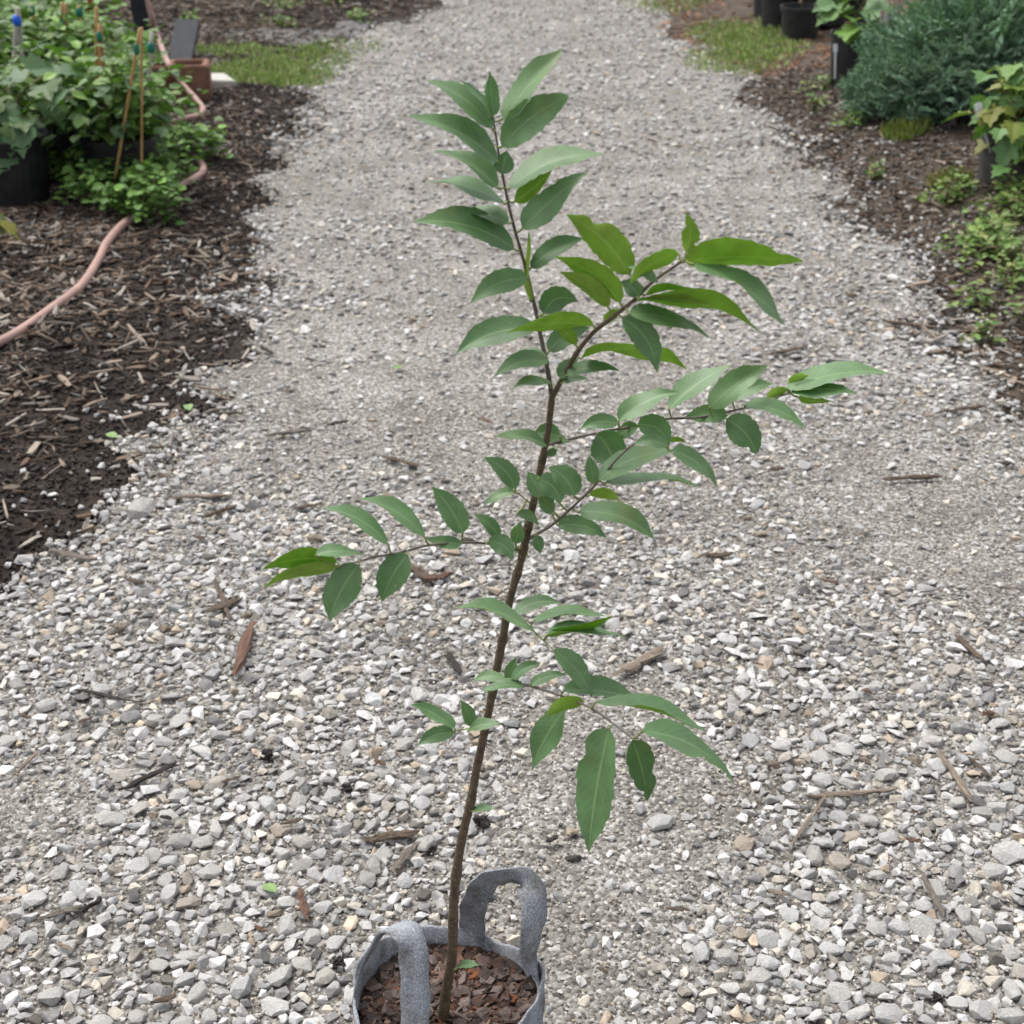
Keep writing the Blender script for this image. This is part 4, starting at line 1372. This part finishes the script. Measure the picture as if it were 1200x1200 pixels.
# creeping plant trailing over the hose and soil
def creeper(name, blobs, lsz, cols, label, cat, nper=160, group=None, hmax=0.10):
    p0 = gph(*blobs[0][:2])
    root = tag(empty(name, p0), label, cat, group)
    LP, LD = [], []
    for (a, b, rr, k) in blobs:
        c = gph(a, b)
        ns = max(3, int(5 * k))
        for s in range(ns):
            an = rng.random() * 6.283
            e = Vector((c.x + rr * math.cos(an) * rng.uniform(.5, 1.1), c.y + rr * math.sin(an) * rng.uniform(.5, 1.1), 0))
            pts = []
            for t in np.linspace(0, 1, 6):
                x_ = c.x + (e.x - c.x) * t + 0.02 * math.sin(5 * t + s); y_ = c.y + (e.y - c.y) * t
                pts.append(Vector((x_, y_, hz(x_, y_) + hmax * (0.15 + math.sin(math.pi * (0.1 + 0.8 * t)) * rng.uniform(.5, 1)))))
            pts[0].z = hz(c.x, c.y) - 0.005
            tube('stem', pts, [0.0035 * (1 - 0.6 * i / 5) for i in range(6)], M_STEM, root, 5)
            for q in range(int(nper * k / ns)):
                t = rng.random()
                i0 = min(int(t * 5), 4); P = pts[i0].lerp(pts[i0 + 1], t * 5 - i0)
                aa = rng.random() * 6.283; off = rng.random() * rr * 0.35
                x_, y_ = P.x + off * math.cos(aa), P.y + off * math.sin(aa)
                LP.append((x_, y_, max(P.z + rng.normal() * 0.02, hz(x_, y_) + 0.006)))
                LD.append((math.cos(aa), math.sin(aa), rng.uniform(-0.1, 0.7)))
    n = len(LP)
    C_ = np.array([cols[i] for i in rng.integers(0, len(cols), n)]) * rng.uniform(0.65, 1.35, (n, 1))
    g = scatter('foliage', OVAL, np.array(LP), dir_mats(np.array(LD), rng.normal(0, 0.4, n)), lsz * rng.uniform(0.6, 1.25, n), C_, M_FOL, root)
    g['kind'] = 'stuff'
    return root


creeper('trailing_plant', [(165, 248, 0.19, 1.5), (122, 238, 0.20, 1.5), (198, 225, 0.16, 1.2), (215, 188, 0.17, 1.2), (180, 205, 0.18, 1.5), (243, 192, 0.12, 0.45), (150, 258, 0.12, 0.7), (185, 262, 0.10, 0.5), (95, 215, 0.16, 1.0)], 0.042, GB, 'bright green low plant trailing over the pink hose', 'plant', 230, None, 0.13)


# individual large leaves on the broad-leaved plants
def bigleaf_plant(name, stems, proto, label, cat, cols, pot_at=None, pr=0.15, ph=0.25, potmat=None, seed=1, group=None):
    r_ = random.Random(seed)
    base = gph(*pot_at); base.z = hz(base.x, base.y) - 0.004
    root = tag(empty(name, base), label, cat, group)
    pot(root, base, pr, ph, potmat)
    mats = []
    for i, c in enumerate(cols):
        me = tri_mesh('leaf', proto[0], proto[1], np.array(c), False); me.materials.append(M_FOL); mats.append(me)
    top = Vector((base.x, base.y, base.z + ph - 0.05))
    st_ends = []
    for (a, b, Yo) in stems:
        e = at(a, b, base.y + Yo)
        c = Vector((top.x * 0.6 + e.x * 0.4, top.y * 0.6 + e.y * 0.4, e.z * 0.85 + top.z * 0.15 + 0.04))
        pts = [top * (1 - t) ** 2 + c * 2 * t * (1 - t) + e * t * t for t in np.linspace(0, 1, 7)]
        tube('stem', pts, [0.006 - 0.0006 * i for i in range(7)], M_STEM, root, 5)
        st_ends.append(pts)
    return root, mats, st_ends, r_


def put_leaf(root, me, P, Q, size, droop, azim, roll):
    """leaf with a petiole from P"""
    d = Vector((math.cos(azim) * math.cos(droop), math.sin(azim) * math.cos(droop), math.sin(droop)))
    Rm = dir_mats(np.array([tuple(d)]), np.array([roll]))[0]
    o = bpy.data.objects.new('leaf', me); COL.objects.link(o); o.parent = root
    Mw = Matrix([[*(Rm[a] * size), P[a]] for a in range(3)] + [[0, 0, 0, 1]])
    o.matrix_parent_inverse = Matrix.Translation(-Vector(root.location))
    o.matrix_basis = Mw
    return o


def dress(root, mats, stems, r_, n, size, spread=0.10, droop=(-0.9, 0.2)):
    for k in range(n):
        st = stems[k % len(stems)]
        t = 0.25 + 0.75 * r_.random()
        i0 = min(int(t * 6), 5); P = st[i0].lerp(st[i0 + 1], t * 6 - i0)
        a = r_.uniform(0, 6.283)
        e = P + Vector((math.cos(a) * spread * r_.uniform(.4, 1.2), math.sin(a) * spread * r_.uniform(.4, 1.2), r_.uniform(-.02, .05)))
        tube('petiole', [P, (P + e) / 2 + Vector((0, 0, 0.012)), e], [0.002, 0.0016, 0.0013], M_PET, root, 4)
        put_leaf(root, mats[r_.randrange(len(mats))], e, None, size * r_.uniform(0.6, 1.15), r_.uniform(*droop), a + r_.uniform(-.5, .5), r_.uniform(-.5, .5))


root, mm, st, r_ = bigleaf_plant('broadleaf_plant', [(25, 120, .0), (60, 90, .02), (10, 150, -.1), (70, 140, -.1), (-30, 110, 0), (100, 115, -.05), (20, 95, .1)], OAK, 'broad lobed-leaf plant in a black pot beside the pale wood chips', 'plant',
                              [(0.085, 0.16, 0.075), (0.065, 0.135, 0.05), (0.10, 0.18, 0.08), (0.07, 0.12, 0.03)], (12, 238), 0.19, 0.29, None, 3)
dress(root, mm, st, r_, 34, 0.135, 0.09)
root, mm, st, r_ = bigleaf_plant('maple_shrub', [(1190, 75, 0), (1165, 95, -.05), (1210, 110, 0), (1185, 120, -.12), (1160, 130, -.1), (1215, 150, -.1), (1195, 165, -.15), (1240, 90, 0), (1180, 150, -.2), (1200, 190, -.2)], MAPLE, 'yellow-green shrub with maple-like leaves in a grey pot', 'shrub',
                              [(0.15, 0.26, 0.06), (0.11, 0.22, 0.06), (0.22, 0.27, 0.05), (0.22, 0.23, 0.05), (0.12, 0.24, 0.09), (0.18, 0.27, 0.05)], (1180, 212), 0.14, 0.24, plain('grey_pot', (0.06, 0.056, 0.054), 0.6, 12, 0.5), 5)
dress(root, mm, st, r_, 120, 0.098, 0.09, (-1.1, 0.1))
root, mm, st, r_ = bigleaf_plant('oakleaf_plant', [(1010, 8, 0), (1025, 20, -.05), (1000, 15, .05), (1035, 40, -.1), (1020, -10, 0)], OAK, 'young plant with pale lobed leaves in the white-tagged black pot', 'plant',
                              [(0.13, 0.24, 0.07), (0.10, 0.20, 0.07), (0.16, 0.30, 0.05)], (996, 96), 0.13, 0.27, None, 9)
dress(root, mm, st, r_, 20, 0.135, 0.10, (-0.6, 0.3))
root, mm, st, r_ = bigleaf_plant('oakleaf_plant', [(-5, 235, 0), (8, 258, -.1), (-12, 262, -.1), (4, 275, -.12)], OAK, 'low lobed plant with a yellowing leaf below the broad-leaved pot', 'plant',
                              [(0.09, 0.19, 0.05), (0.24, 0.24, 0.04)], (-42, 300), 0.12, 0.16, None, 12)
dress(root, mm, st, r_, 11, 0.085, 0.05)

# ------------------------------------------------------------------ juniper
def juniper():
    p0 = gph(1120, 148); p0.z = hz(p0.x, p0.y) - 0.004
    root = tag(empty('juniper', p0), 'wide blue-green juniper spreading over its black pot', 'shrub')
    pc = gph(1142, 140); pc.z = hz(pc.x, pc.y) - 0.004
    pot(root, pc, 0.19, 0.27)
    # spray prototype: a feathery flat twig along y
    protos = []
    for s in range(6):
        r = np.random.default_rng(50 + s)
        V, F = [], []

        def needle(a, b, wd):
            a = np.array(a); b = np.array(b)
            d = b - a; q = np.cross(d, [0, 0, 1.0]); q = q / (np.linalg.norm(q) + 1e-9) * wd
            i = len(V)
            V.extend([a + q, a - q, b, (a + b) / 2 + np.array([0, 0, wd * 1.3])])
            F.extend([(i, i + 1, i + 3), (i + 1, i + 2, i + 3), (i + 2, i, i + 3)])
        needle((0, 0, 0), (0, 1, 0), 0.02)
        for k in range(9):
            t = 0.1 + 0.09 * k
            sd_ = 1 if k % 2 else -1
            ln = 0.42 * (1.05 - t) + 0.1
            b = (sd_ * ln * 0.75 + r.normal() * .03, t + ln * 0.75, r.normal() * 0.07)
            needle((0, t, 0), b, 0.032)
            m_ = ((b[0]) * .5, (t + b[1]) * .5, b[2] * .5)
            needle(m_, (m_[0] + sd_ * .04, m_[1] + .17, m_[2] + .04), 0.026)
            needle(m_, (m_[0] + sd_ * .13, m_[1] + .03, m_[2] + .02), 0.026)
        protos.append((np.array(V), np.array(F)))
    # the mass: lumpy mound shell
    LP, LD = [], []
    lumps = []
    for (a, b, zc, rr) in [(1066, 120, .15, .18), (1040, 132, .09, .11), (1095, 105, .24, .24), (1088, 72, .30, .24), (1135, 70, .36, .26), (1180, 60, .40, .28), (1070, 92, .24, .18), (1150, 45, .42, .28), (1210, 40, .40, .30), (1045, 112, .17, .14), (1230, 80, .3, .3)]:
        q = gp(a, b, zc)
        lumps.append((q, rr, zc))
    cpos = Vector((pc.x, pc.y + .1, 0.22))
    for q, rr, zc in lumps:
        tube('limb', smooth_path([cpos, (cpos + q) / 2 + Vector((0, 0, .05)), q], 3), [0.014 - 0.0018 * i for i in range(7)], M_STEM, root, 6)
        n = int(3600 * rr)
        for k in range(n):
            u = rng.normal(size=3); u /= np.linalg.norm(u)
            if u[2] < -0.35: u[2] *= -0.6
            rad = rr * (0.5 + 0.62 * rng.random() ** 0.9)
            P = np.array(q) + u * rad * np.array([1, 1, 0.62])
            gz = hz(P[0], P[1]) + 0.02
            if P[2] < gz: P[2] = gz + 0.03 * rng.random()
            out = np.array([P[0] - cpos.x, P[1] - cpos.y, 0.0]); out /= (np.linalg.norm(out) + 1e-6)
            d = 0.7 * u + 0.8 * out + np.array([0, 0, 0.35]) + rng.normal(size=3) * 0.45
            LP.append(P); LD.append(d)
    szs = [1.0] * len(LP)
    for q, rr, zc in lumps:
        for k in range(26 if q.x > 2.05 else 0):
            a_ = rng.random() * 6.283; el = rng.uniform(0.15, 1.3)
            u = np.array([math.cos(a_) * math.cos(el), math.sin(a_) * math.cos(el), math.sin(el)])
            LP.append(np.array(q) + u * rr * np.array([.95, .95, .62])); LD.append(u + np.array([0, -0.2, 0.3]) + rng.normal(size=3) * 0.2); szs.append(1.9)
    n = len(LP)
    szs = np.array(szs)
    LP = np.array(LP)
    C_ = np.array([(0.185, 0.30, 0.195), (0.15, 0.26, 0.16), (0.24, 0.36, 0.24)])[rng.integers(0, 3, n)] * rng.uniform(0.65, 1.3, (n, 1))
    g = scatter('foliage', protos, LP, dir_mats(np.array(LD), rng.normal(0, 0.8, n)), 0.12 * szs * rng.uniform(0.5, 1.35, n), C_ * np.where(szs > 1, 1.25, 1.0)[:, None], M_FOL, root)
    g['kind'] = 'stuff'


juniper()

# ------------------------------------------------------------------ potted plants at the far right
for k, (a, b, rr, hh, lab) in enumerate([(937, 44, 0.135, 0.20, 'black pot with a thin bare trunk at the front of the pot cluster'), (912, 32, 0.13, 0.22, 'black pot behind the bare-trunk pot, beside the grass'),
                                         (966, 26, 0.16, 0.24, 'wide black pot behind the lobed-leaf plant'), (902, 20, 0.13, 0.24, 'black pot at the back of the cluster by the grass'), (1000, 22, 0.15, 0.22, 'black pot half hidden behind the pale lobed leaves')]):
    p0 = gph(a, b); p0.z = hz(p0.x, p0.y) - 0.004
    root = tag(empty('nursery_pot', p0), lab, 'pot', 'black nursery pots at the far right')
    pot(root, p0, rr, hh)
    tube('trunk', [(p0.x, p0.y, p0.z + hh - .06), (p0.x + .01, p0.y, p0.z + hh + .3), (p0.x - .01, p0.y + .02, p0.z + hh + .75)], [0.009, 0.008, 0.006], M_STEM, root, 6)
for k, (a, b, lab) in enumerate([(20, 8, 'black pot far behind the shrubs near the cane tops'), (62, 6, 'black pot beside the red cane'), (95, 4, 'black pot farthest behind the left shrubs')]):
    p0 = gph(a, b - 6 + 16); p0.z = hz(p0.x, p0.y) - 0.004
    root = tag(empty('nursery_pot', p0), lab, 'pot', 'black nursery pots behind the left shrubs')
    pot(root, p0, 0.17, 0.30)


def white_tag(a, b, Y, wpx, hpx, tilt, lab):
    P = at(a, b, Y); s = mpp(P)
    w_, h_ = wpx * s / 2, hpx * s / 2
    # card with a stake below reaching into the pot
    V = []
    for dy in (-0.0008, 0.0008):
        for (x_, z_) in ((-w_, -h_), (w_, -h_), (w_, h_ * .8), (w_ * .6, h_), (-w_ * .6, h_), (-w_, h_ * .8)):
            V.append((x_, dy, z_))
    F = [(0, 1, 2, 3, 4, 5), (11, 10, 9, 8, 7, 6)] + [(i, i + 6, (i + 1) % 6 + 6, (i + 1) % 6) for i in range(6)]
    sd_ = 0.14
    i = len(V)
    V += [(-0.005, -0.001, -h_), (0.005, -0.001, -h_), (0.003, -0.001, -h_ - sd_), (-0.003, -0.001, -h_ - sd_), (-0.005, 0.001, -h_), (0.005, 0.001, -h_), (0.003, 0.001, -h_ - sd_), (-0.003, 0.001, -h_ - sd_)]
    F += [(i, i + 3, i + 2, i + 1), (i + 4, i + 5, i + 6, i + 7), (i, i + 4, i + 7, i + 3), (i + 1, i + 2, i + 6, i + 5), (i + 2, i + 3, i + 7, i + 6)]
    me = bpy.data.meshes.new('plant_tag'); me.from_pydata(V, [], F)
    o = link('plant_tag', me, M_TAG)
    o.location = P; o.rotation_euler = (math.radians(-12), math.radians(tilt), math.radians(10))
    tag(o, lab, 'tag', 'white plant tags')


white_tag(1043, 18, gph(996, 96).y + 0.05, 12, 15, 35, 'white tag beside the pale lobed-leaf plant')
white_tag(1156, 3, gph(1142, 140).y + 0.25, 14, 12, 8, 'white tag sticking out of the top of the juniper')
white_tag(1148, 130, gph(1180, 212).y - 0.04, 10, 20, -18, 'white tag against the yellow-green shrub')
white_tag(979, 56, gph(996, 96).y - 0.135, 5, 9, 0, 'small white tag on the rim of the black pot')

# ------------------------------------------------------------------ bamboo canes
def cane(a, b, c, d, Y, r, mat, lab, tie=None, tmat=None, nm_='bamboo_cane', Y2=None):
    A = at(a, b, Y); B_ = at(c, d, Y2 or Y)
    # drive the foot down into the ground / pot
    dv = (A - B_).normalized()
    t = (A.z - 0.12) / max(1e-3, -dv.z)
    A2 = A + dv * max(0, t)
    pts = [A2.lerp(B_, k / 10) for k in range(11)]
    o = tube(nm_, pts, [r * (1.12 if k % 3 == 0 else 1) for k in range(11)], mat, None, 8)
    tag(o, lab, 'cane', 'canes among the left shrubs')
    if tie:
        P = B_.lerp(A, tie)
        s = tube('tie', [P + Vector((0, 0, -.022)), P + Vector((0, 0, -.01)), P + Vector((0, 0, .012)), P + Vector((0, 0, .022))], [r * 1.3, r * 2.0, r * 1.8, r * 1.2], tmat or M_TIE, o, 8)
    return o


Ya = gph(152, 218).y
cane(141, 172, 164, 33, Ya - .22, 0.0062, M_BAMBOO, 'orange bamboo cane leaning to meet its pair at a green tie', 0.17)
cane(166, 150, 166, 32, Ya - .19, 0.0052, M_BAMBOO, 'straight orange cane tied to the leaning one beside the dark post')
cane(114, 160, 113, 8, Ya + .45, 0.008, M_BAMBOO, 'bamboo cane standing left of a tied pair', 0.0)
cane(121, 150, 116, 28, Ya + .42, 0.007, M_BAMBOO, 'bamboo cane with a green tie at mid height', 0.12)
cane(127, 130, 118, 30, Ya + .43, 0.006, M_BAMBOO, 'thin cane leaning onto the mid-height tie')
cane(97, 60, 92, 6, Ya + 1.3, 0.009, M_BAMBOO, 'bamboo cane far back between two green-tied ones', 0.15)
cane(70, 50, 73, 3, Ya + 1.3, 0.009, M_BAMBOO, 'bamboo cane far back with a low green tie', 0.5)
cane(78, 50, 77, 4, Ya + 1.32, 0.008, M_BAMBOO, 'slim cane beside the low green tie')
cane(42, 40, 36, 5, Ya + 1.3, 0.009, M_BAMBOO, 'bamboo cane near the blue-tied grey stakes', 0.2)
cane(105, 30, 105, -8, Ya + 2.6, 0.014, plain('red_cane', (0.36, 0.09, 0.06), 0.5, 20, 0.2), 'thick red-brown cane at the back of the left bed')
cane(14, 95, 21, 9, Ya + .45, 0.010, M_GSTAKE, 'grey stake with a blue tie near its top', 0.17, M_BTIE, 'grey_stake')
cane(28, 95, 21, 9, Ya + .47, 0.010, M_GSTAKE, 'grey stake leaning into the blue-tied one', None, None, 'grey_stake')
cane(172, 125, 178, 38, Ya + .5, 0.009, M_GSTAKE, 'grey stake beside the dark post', 0.2, M_TIE, 'grey_stake')

# ------------------------------------------------------------------ hollow block, slab, board, post
def box(bm, x0, x1, y0, y1, z0, z1, bev=0.0):
    vs = [bm.verts.new((x, y, z)) for x in (x0, x1) for y in (y0, y1) for z in (z0, z1)]
    idx = [(0, 1, 3, 2), (4, 6, 7, 5), (0, 4, 5, 1), (2, 3, 7, 6), (0, 2, 6, 4), (1, 5, 7, 3)]
    fs = [bm.faces.new([vs[i] for i in q]) for q in idx]
    return fs


def ob_bm(name, bm, mat, parent=None, bev=0.006):
    bmesh.ops.recalc_face_normals(bm, faces=bm.faces)
    if bev: bmesh.ops.bevel(bm, geom=[e for e in bm.edges], offset=bev, segments=2, affect='EDGES')
    me = bpy.data.meshes.new(name); bm.to_mesh(me); bm.free()
    return link(name, me, mat, parent)


M_BLOCK = plain('rust_block', (0.20, 0.105, 0.070), 0.85, 22, 0.25, 0.002)
M_CONC = plain('pale_concrete', (0.42, 0.41, 0.37), 0.85, 22, 0.15, 0.002)
M_BOARD = plain('black_board', (0.032, 0.036, 0.044), 0.6, 18, 0.3, 0.001)
M_HOSE = plain('pink_hose', (0.37, 0.235, 0.20), 0.55, 14, 0.14, 0.0006, 0.3)
pb = gph(212, 117)
# a block with two cores: outline with holes, built as walls and a web sharing one outline
def hollow_block():
    W_, D_, Hh = 0.20, 0.11, 0.185
    V, F = [], []
    outer = [(-W_, -D_), (W_, -D_), (W_, D_), (-W_, D_)]
    h1 = [(-W_ + .035, -D_ + .035), (-.018, -D_ + .035), (-.018, D_ - .035), (-W_ + .035, D_ - .035)]
    h2 = [(.018, -D_ + .035), (W_ - .035, -D_ + .035), (W_ - .035, D_ - .035), (.018, D_ - .035)]
    bm = bmesh.new()
    for z in (0.0, Hh):
        for ring in (outer, h1, h2):
            for q in ring: bm.verts.new((q[0], q[1], z))
    bm.verts.ensure_lookup_table(); v = bm.verts
    for base, inw in ((0, 1), (4, -1), (8, -1)):
        for k in range(4):
            a, b = base + k, base + (k + 1) % 4
            bm.faces.new([v[a], v[b], v[b + 12], v[a + 12]])
    for o in (0, 12):
        for q in ((0, 1, 9, 8, 5, 4), (1, 2, 10, 9), (2, 3, 7, 6, 11, 10), (3, 0, 4, 7), (8, 11, 6, 5)):
            bm.faces.new([v[i + o] for i in q])
    return bm


blk = ob_bm('hollow_block', hollow_block(), M_BLOCK, None, 0.008)
blk.location = (pb.x - 0.06, pb.y + .12, hz(pb.x, pb.y) + 0.0)
blk.rotation_euler = (0, 0, math.radians(8))
tag(blk, 'rust brown hollow concrete block behind the hose bend', 'block')
ps = gph(252, 106)
bm = bmesh.new()
vs = [bm.verts.new((x, y, z)) for z in (0, 0.05) for (x, y) in ((-.13, -.05), (.12, -.07), (.02, .16), (-.13, .18))]
for q in ((3, 2, 1, 0), (4, 5, 6, 7), (0, 1, 5, 4), (1, 2, 6, 5), (2, 3, 7, 6), (3, 0, 4, 7)): bm.faces.new([vs[i] for i in q])
sb = ob_bm('concrete_slab', bm, M_CONC, None, 0.006)
sb.location = (ps.x, ps.y + .08, hz(ps.x, ps.y) + 0.0)
tag(sb, 'pale broken concrete slab lying beside the rust brown block', 'slab')
pq = gph(203, 82)
bm = bmesh.new(); box(bm, -.075, .075, -.012, .012, 0, 0.34)
bd = ob_bm('dark_board', bm, M_BOARD, None, 0.003)
bd.location = (pq.x + .0, pq.y + .16, hz(pq.x, pq.y) - 0.01); bd.rotation_euler = (math.radians(-48), 0, math.radians(-6))
tag(bd, 'black flat board lying tilted behind the rust brown block', 'board')
pp = gph(172, 62)
bm = bmesh.new(); box(bm, -.045, .045, -.045, .045, -0.03, 1.25)
po = ob_bm('dark_post', bm, plain('dark_post', (0.022, 0.024, 0.030), 0.6, 10, 0.4), None, 0.004)
po.location = (pp.x, pp.y, hz(pp.x, pp.y)); po.rotation_euler = (0, math.radians(-4), math.radians(12))
tag(po, 'dark square post with the hose rising along it', 'post')

# ------------------------------------------------------------------ hose
hp = []
for (a, b, dz) in [(-60, 430, .015), (-20, 410, .015), (20, 390, .017), (60, 362, .016), (95, 335, .016), (115, 305, .016), (125, 285, .016), (142, 265, .016), (162, 250, .016), (182, 232, .016), (203, 222, .016), (225, 211, .018), (238, 200, .018), (232, 188, .018), (205, 172, .018), (185, 158, .018), (190, 145, .018), (212, 140, .018), (230, 136, .018), (238, 129, .02), (232, 119, .03)]:
    hp.append(gph(a, b, dz))
Yb = blk.location.y - 0.14
hp += [at(215, 100, Yb - .02), at(204, 85, Yb + .03), at(196, 72, Yb + .12), at(186, 45, pp.y - .10), at(178, 20, pp.y - .075), at(172, -5, pp.y - .07), at(168, -40, pp.y - .07)]
hs_ = smooth_path(hp, 8)
tube('garden_hose', hs_, [0.0155] * len(hs_), M_HOSE, None, 12)
tag(bpy.data.objects['garden_hose'], 'faded pink garden hose snaking over the mulch and up the post', 'hose')

# ------------------------------------------------------------------ grass and weeds
def grass(name, polys, n, lab, ht=0.06, cols=((0.26, 0.36, 0.10), (0.32, 0.40, 0.13), (0.20, 0.30, 0.08), (0.46, 0.44, 0.24), (0.42, 0.44, 0.18)), kind='stuff', cat='grass'):
    LP = []
    tot = sum(q[4] for q in polys)
    for (a, b, rx, ry, wt) in polys:
        c = gph(a, b)
        k = int(n * wt / tot)
        an = rng.random(k) * 6.283; q = np.sqrt(rng.random(k)) * (0.75 + 0.5 * rng.random(k))
        x_ = c.x + rx * q * np.cos(an); y_ = c.y + ry * q * np.sin(an)
        LP.append(np.stack([x_, y_, hgt(x_, y_)], 1))
    P = np.concatenate(LP); P[:, 2] += 0.004
    m_ = len(P)
    a = rng.random(m_) * 6.283; tl = np.abs(rng.normal(0, 0.5, m_))
    d = np.stack([np.cos(a) * np.sin(tl), np.sin(a) * np.sin(tl), np.cos(tl)], 1)
    C_ = np.array(cols)[rng.integers(0, len(cols), m_)] * rng.uniform(0.6, 1.35, (m_, 1))
    S_ = np.stack([np.full(m_, 0.035), ht * rng.uniform(0.4, 1.3, m_), np.full(m_, 0.03)], 1)
    o = scatter(name, BLADE, P, dir_mats(d, rng.random(m_) * 6.28), S_, C_, M_FOL)
    return tag(o, lab, cat, kind=kind)


grass('grass_patch', [(320, 85, .34, .35, 1), (285, 90, .28, .2, .8), (355, 72, .3, .45, .7), (270, 62, .25, .25, .35), (400, 58, .25, .3, .15), (345, 98, .15, .15, .3)], 6000, 'worn green grass patch beside the pale concrete slab', 0.032)
grass('grass_patch', [(860, 72, .28, .5, 1), (880, 45, .3, .5, 1), (900, 38, .25, .35, .7), (840, 40, .2, .4, .5), (900, 62, .25, .3, .5), (790, 2, .35, .5, .6)], 4800, 'ragged grass patch beside the black pot cluster', 0.036)
GW = [(0.15, 0.25, 0.06), (0.12, 0.21, 0.05), (0.20, 0.28, 0.07), (0.20, 0.22, 0.07)]
WGR = 'weeds on the right bank'
for (a, b, rr, k, lsz, lab) in [(1150, 300, .18, 1.4, .035, 'big bright weed clump on the right bank below the maple-leaved shrub'), (1185, 260, .18, 1.3, .035, 'weed clump right under the grey pot'), (1125, 232, .12, .9, .03, 'weed clump beside the brown moss tuft'),
                                (1188, 310, .16, 1.0, .035, 'broad weed patch at the outer side of the bright clump'), (1140, 362, .07, .5, .03, 'small weed below the big bright clump'), (1155, 405, .06, .35, .03, 'tiny weed near the stones at the bank foot'), (1022, 212, .04, .3, .03, 'tiny weed on bare soil'),
                                (950, 132, .08, .5, .03, 'bright weed tuft beside the juniper tip'), (962, 105, .12, .5, .03, 'weed tuft near the white-tagged black pot'), (995, 150, .1, .6, .03, 'weed under the juniper tip'), (1198, 375, .06, .3, .03, 'weed at the outer bank foot'), (1195, 228, .12, .8, .035, 'leafy weed behind the bank clump'), (1165, 275, .16, 1.3, .032, 'weed mat between the bright clump and the grey pot'), (1170, 335, .15, 1.0, .03, 'weed mat on the lower slope of the bank'), (1100, 240, .1, .6, .028, 'small weed spread next to the brown moss tuft')]:
    creeper('weed_clump', [(a, b, rr, k)], lsz, GW, lab, 'weed', 130, WGR, 0.06)
grass('grass_tuft', [(1060, 158, .10, .10, 1)], 420, 'yellowing grass tuft at the foot of the juniper', 0.07, ((0.16, 0.21, 0.05), (0.22, 0.20, 0.06)), None, 'grass')
grass('grass_tuft', [(1110, 215, .08, .08, 1)], 300, 'brownish moss tuft on the right bank', 0.05, ((0.17, 0.17, 0.05), (0.22, 0.17, 0.06)), None, 'grass')
for (a, b, rr, lab) in [(335, 12, .14, 'small green weed on the far dark soil by the wet strip'), (330, 32, .14, 'weed beside the grey wet strip'), (398, 3, .18, 'weed at the far end of the dark soil'), (412, 24, .2, 'flat weed row where dark soil meets the drive'), (215, 28, .12, 'sprig of weed above the black board')]:
    creeper('weed_clump', [(a, b, rr, .7)], .035, GW, lab, 'weed', 110, 'weeds on the far left soil', 0.05)

# fallen green leaves and sprouts on the gravel
for (a, b, rr, lab) in [(325, 1058, .016, 'pale green fallen leaf left of the felt bag'), (640, 688, 0, ''), (461, 440, .018, 'small green sprig on the fine grit left of the leader'), (221, 482, .02, 'pale green fallen leaf at the mulch edge'), (125, 517, .02, 'pale green leaf on the dark mulch')]:
    if not lab: continue
    P = gph(a, b)
    me = tri_mesh('fallen_leaf', OVAL[0][0] * rr * 2, OVAL[0][1], np.array((0.22, 0.34, 0.12)), False)
    o = link('fallen_leaf', me, M_FOL); o.location = (P.x, P.y, hz(P.x, P.y) + 0.022); o.rotation_euler = (0.15, 0.1, random.random() * 6)
    tag(o, lab, 'leaf', 'fallen green leaves')

# grey wet strip at the far left
sx0 = [gph(215, 44), gph(300, 43), gph(345, 41), gph(400, 38), gph(430, 36)]
V, F = [], []
NS = 21
for i, q in enumerate(smooth_path(sx0, 20)):
    for k in range(NS):
        sN = -1 + 2 * k / (NS - 1)
        yy = q.y + sN * 0.42
        rag = 0.55 - abs(sN) + 1.1 * float(vn(np.array([q.x]), np.array([yy]), .16, 77)[0]) + 0.5 * float(vn(np.array([q.x]), np.array([yy]), .05, 78)[0])
        V.append((q.x, yy, hz(q.x, yy) + 0.006 * max(-5, min(1, rag * 4))))
for i in range(len(V) // NS - 1):
    for k in range(NS - 1):
        a = i * NS + k; F.append((a, a + NS, a + NS + 1, a + 1))
tr_ = link('side_track', tri_mesh('side_track', V, F, None, True), plain('wet_grit', (0.10, 0.096, 0.09), 0.6, 45, 0.6, 0.006))
tag(tr_, 'grey wet strip of packed grit joining the drive', 'track', kind='structure')
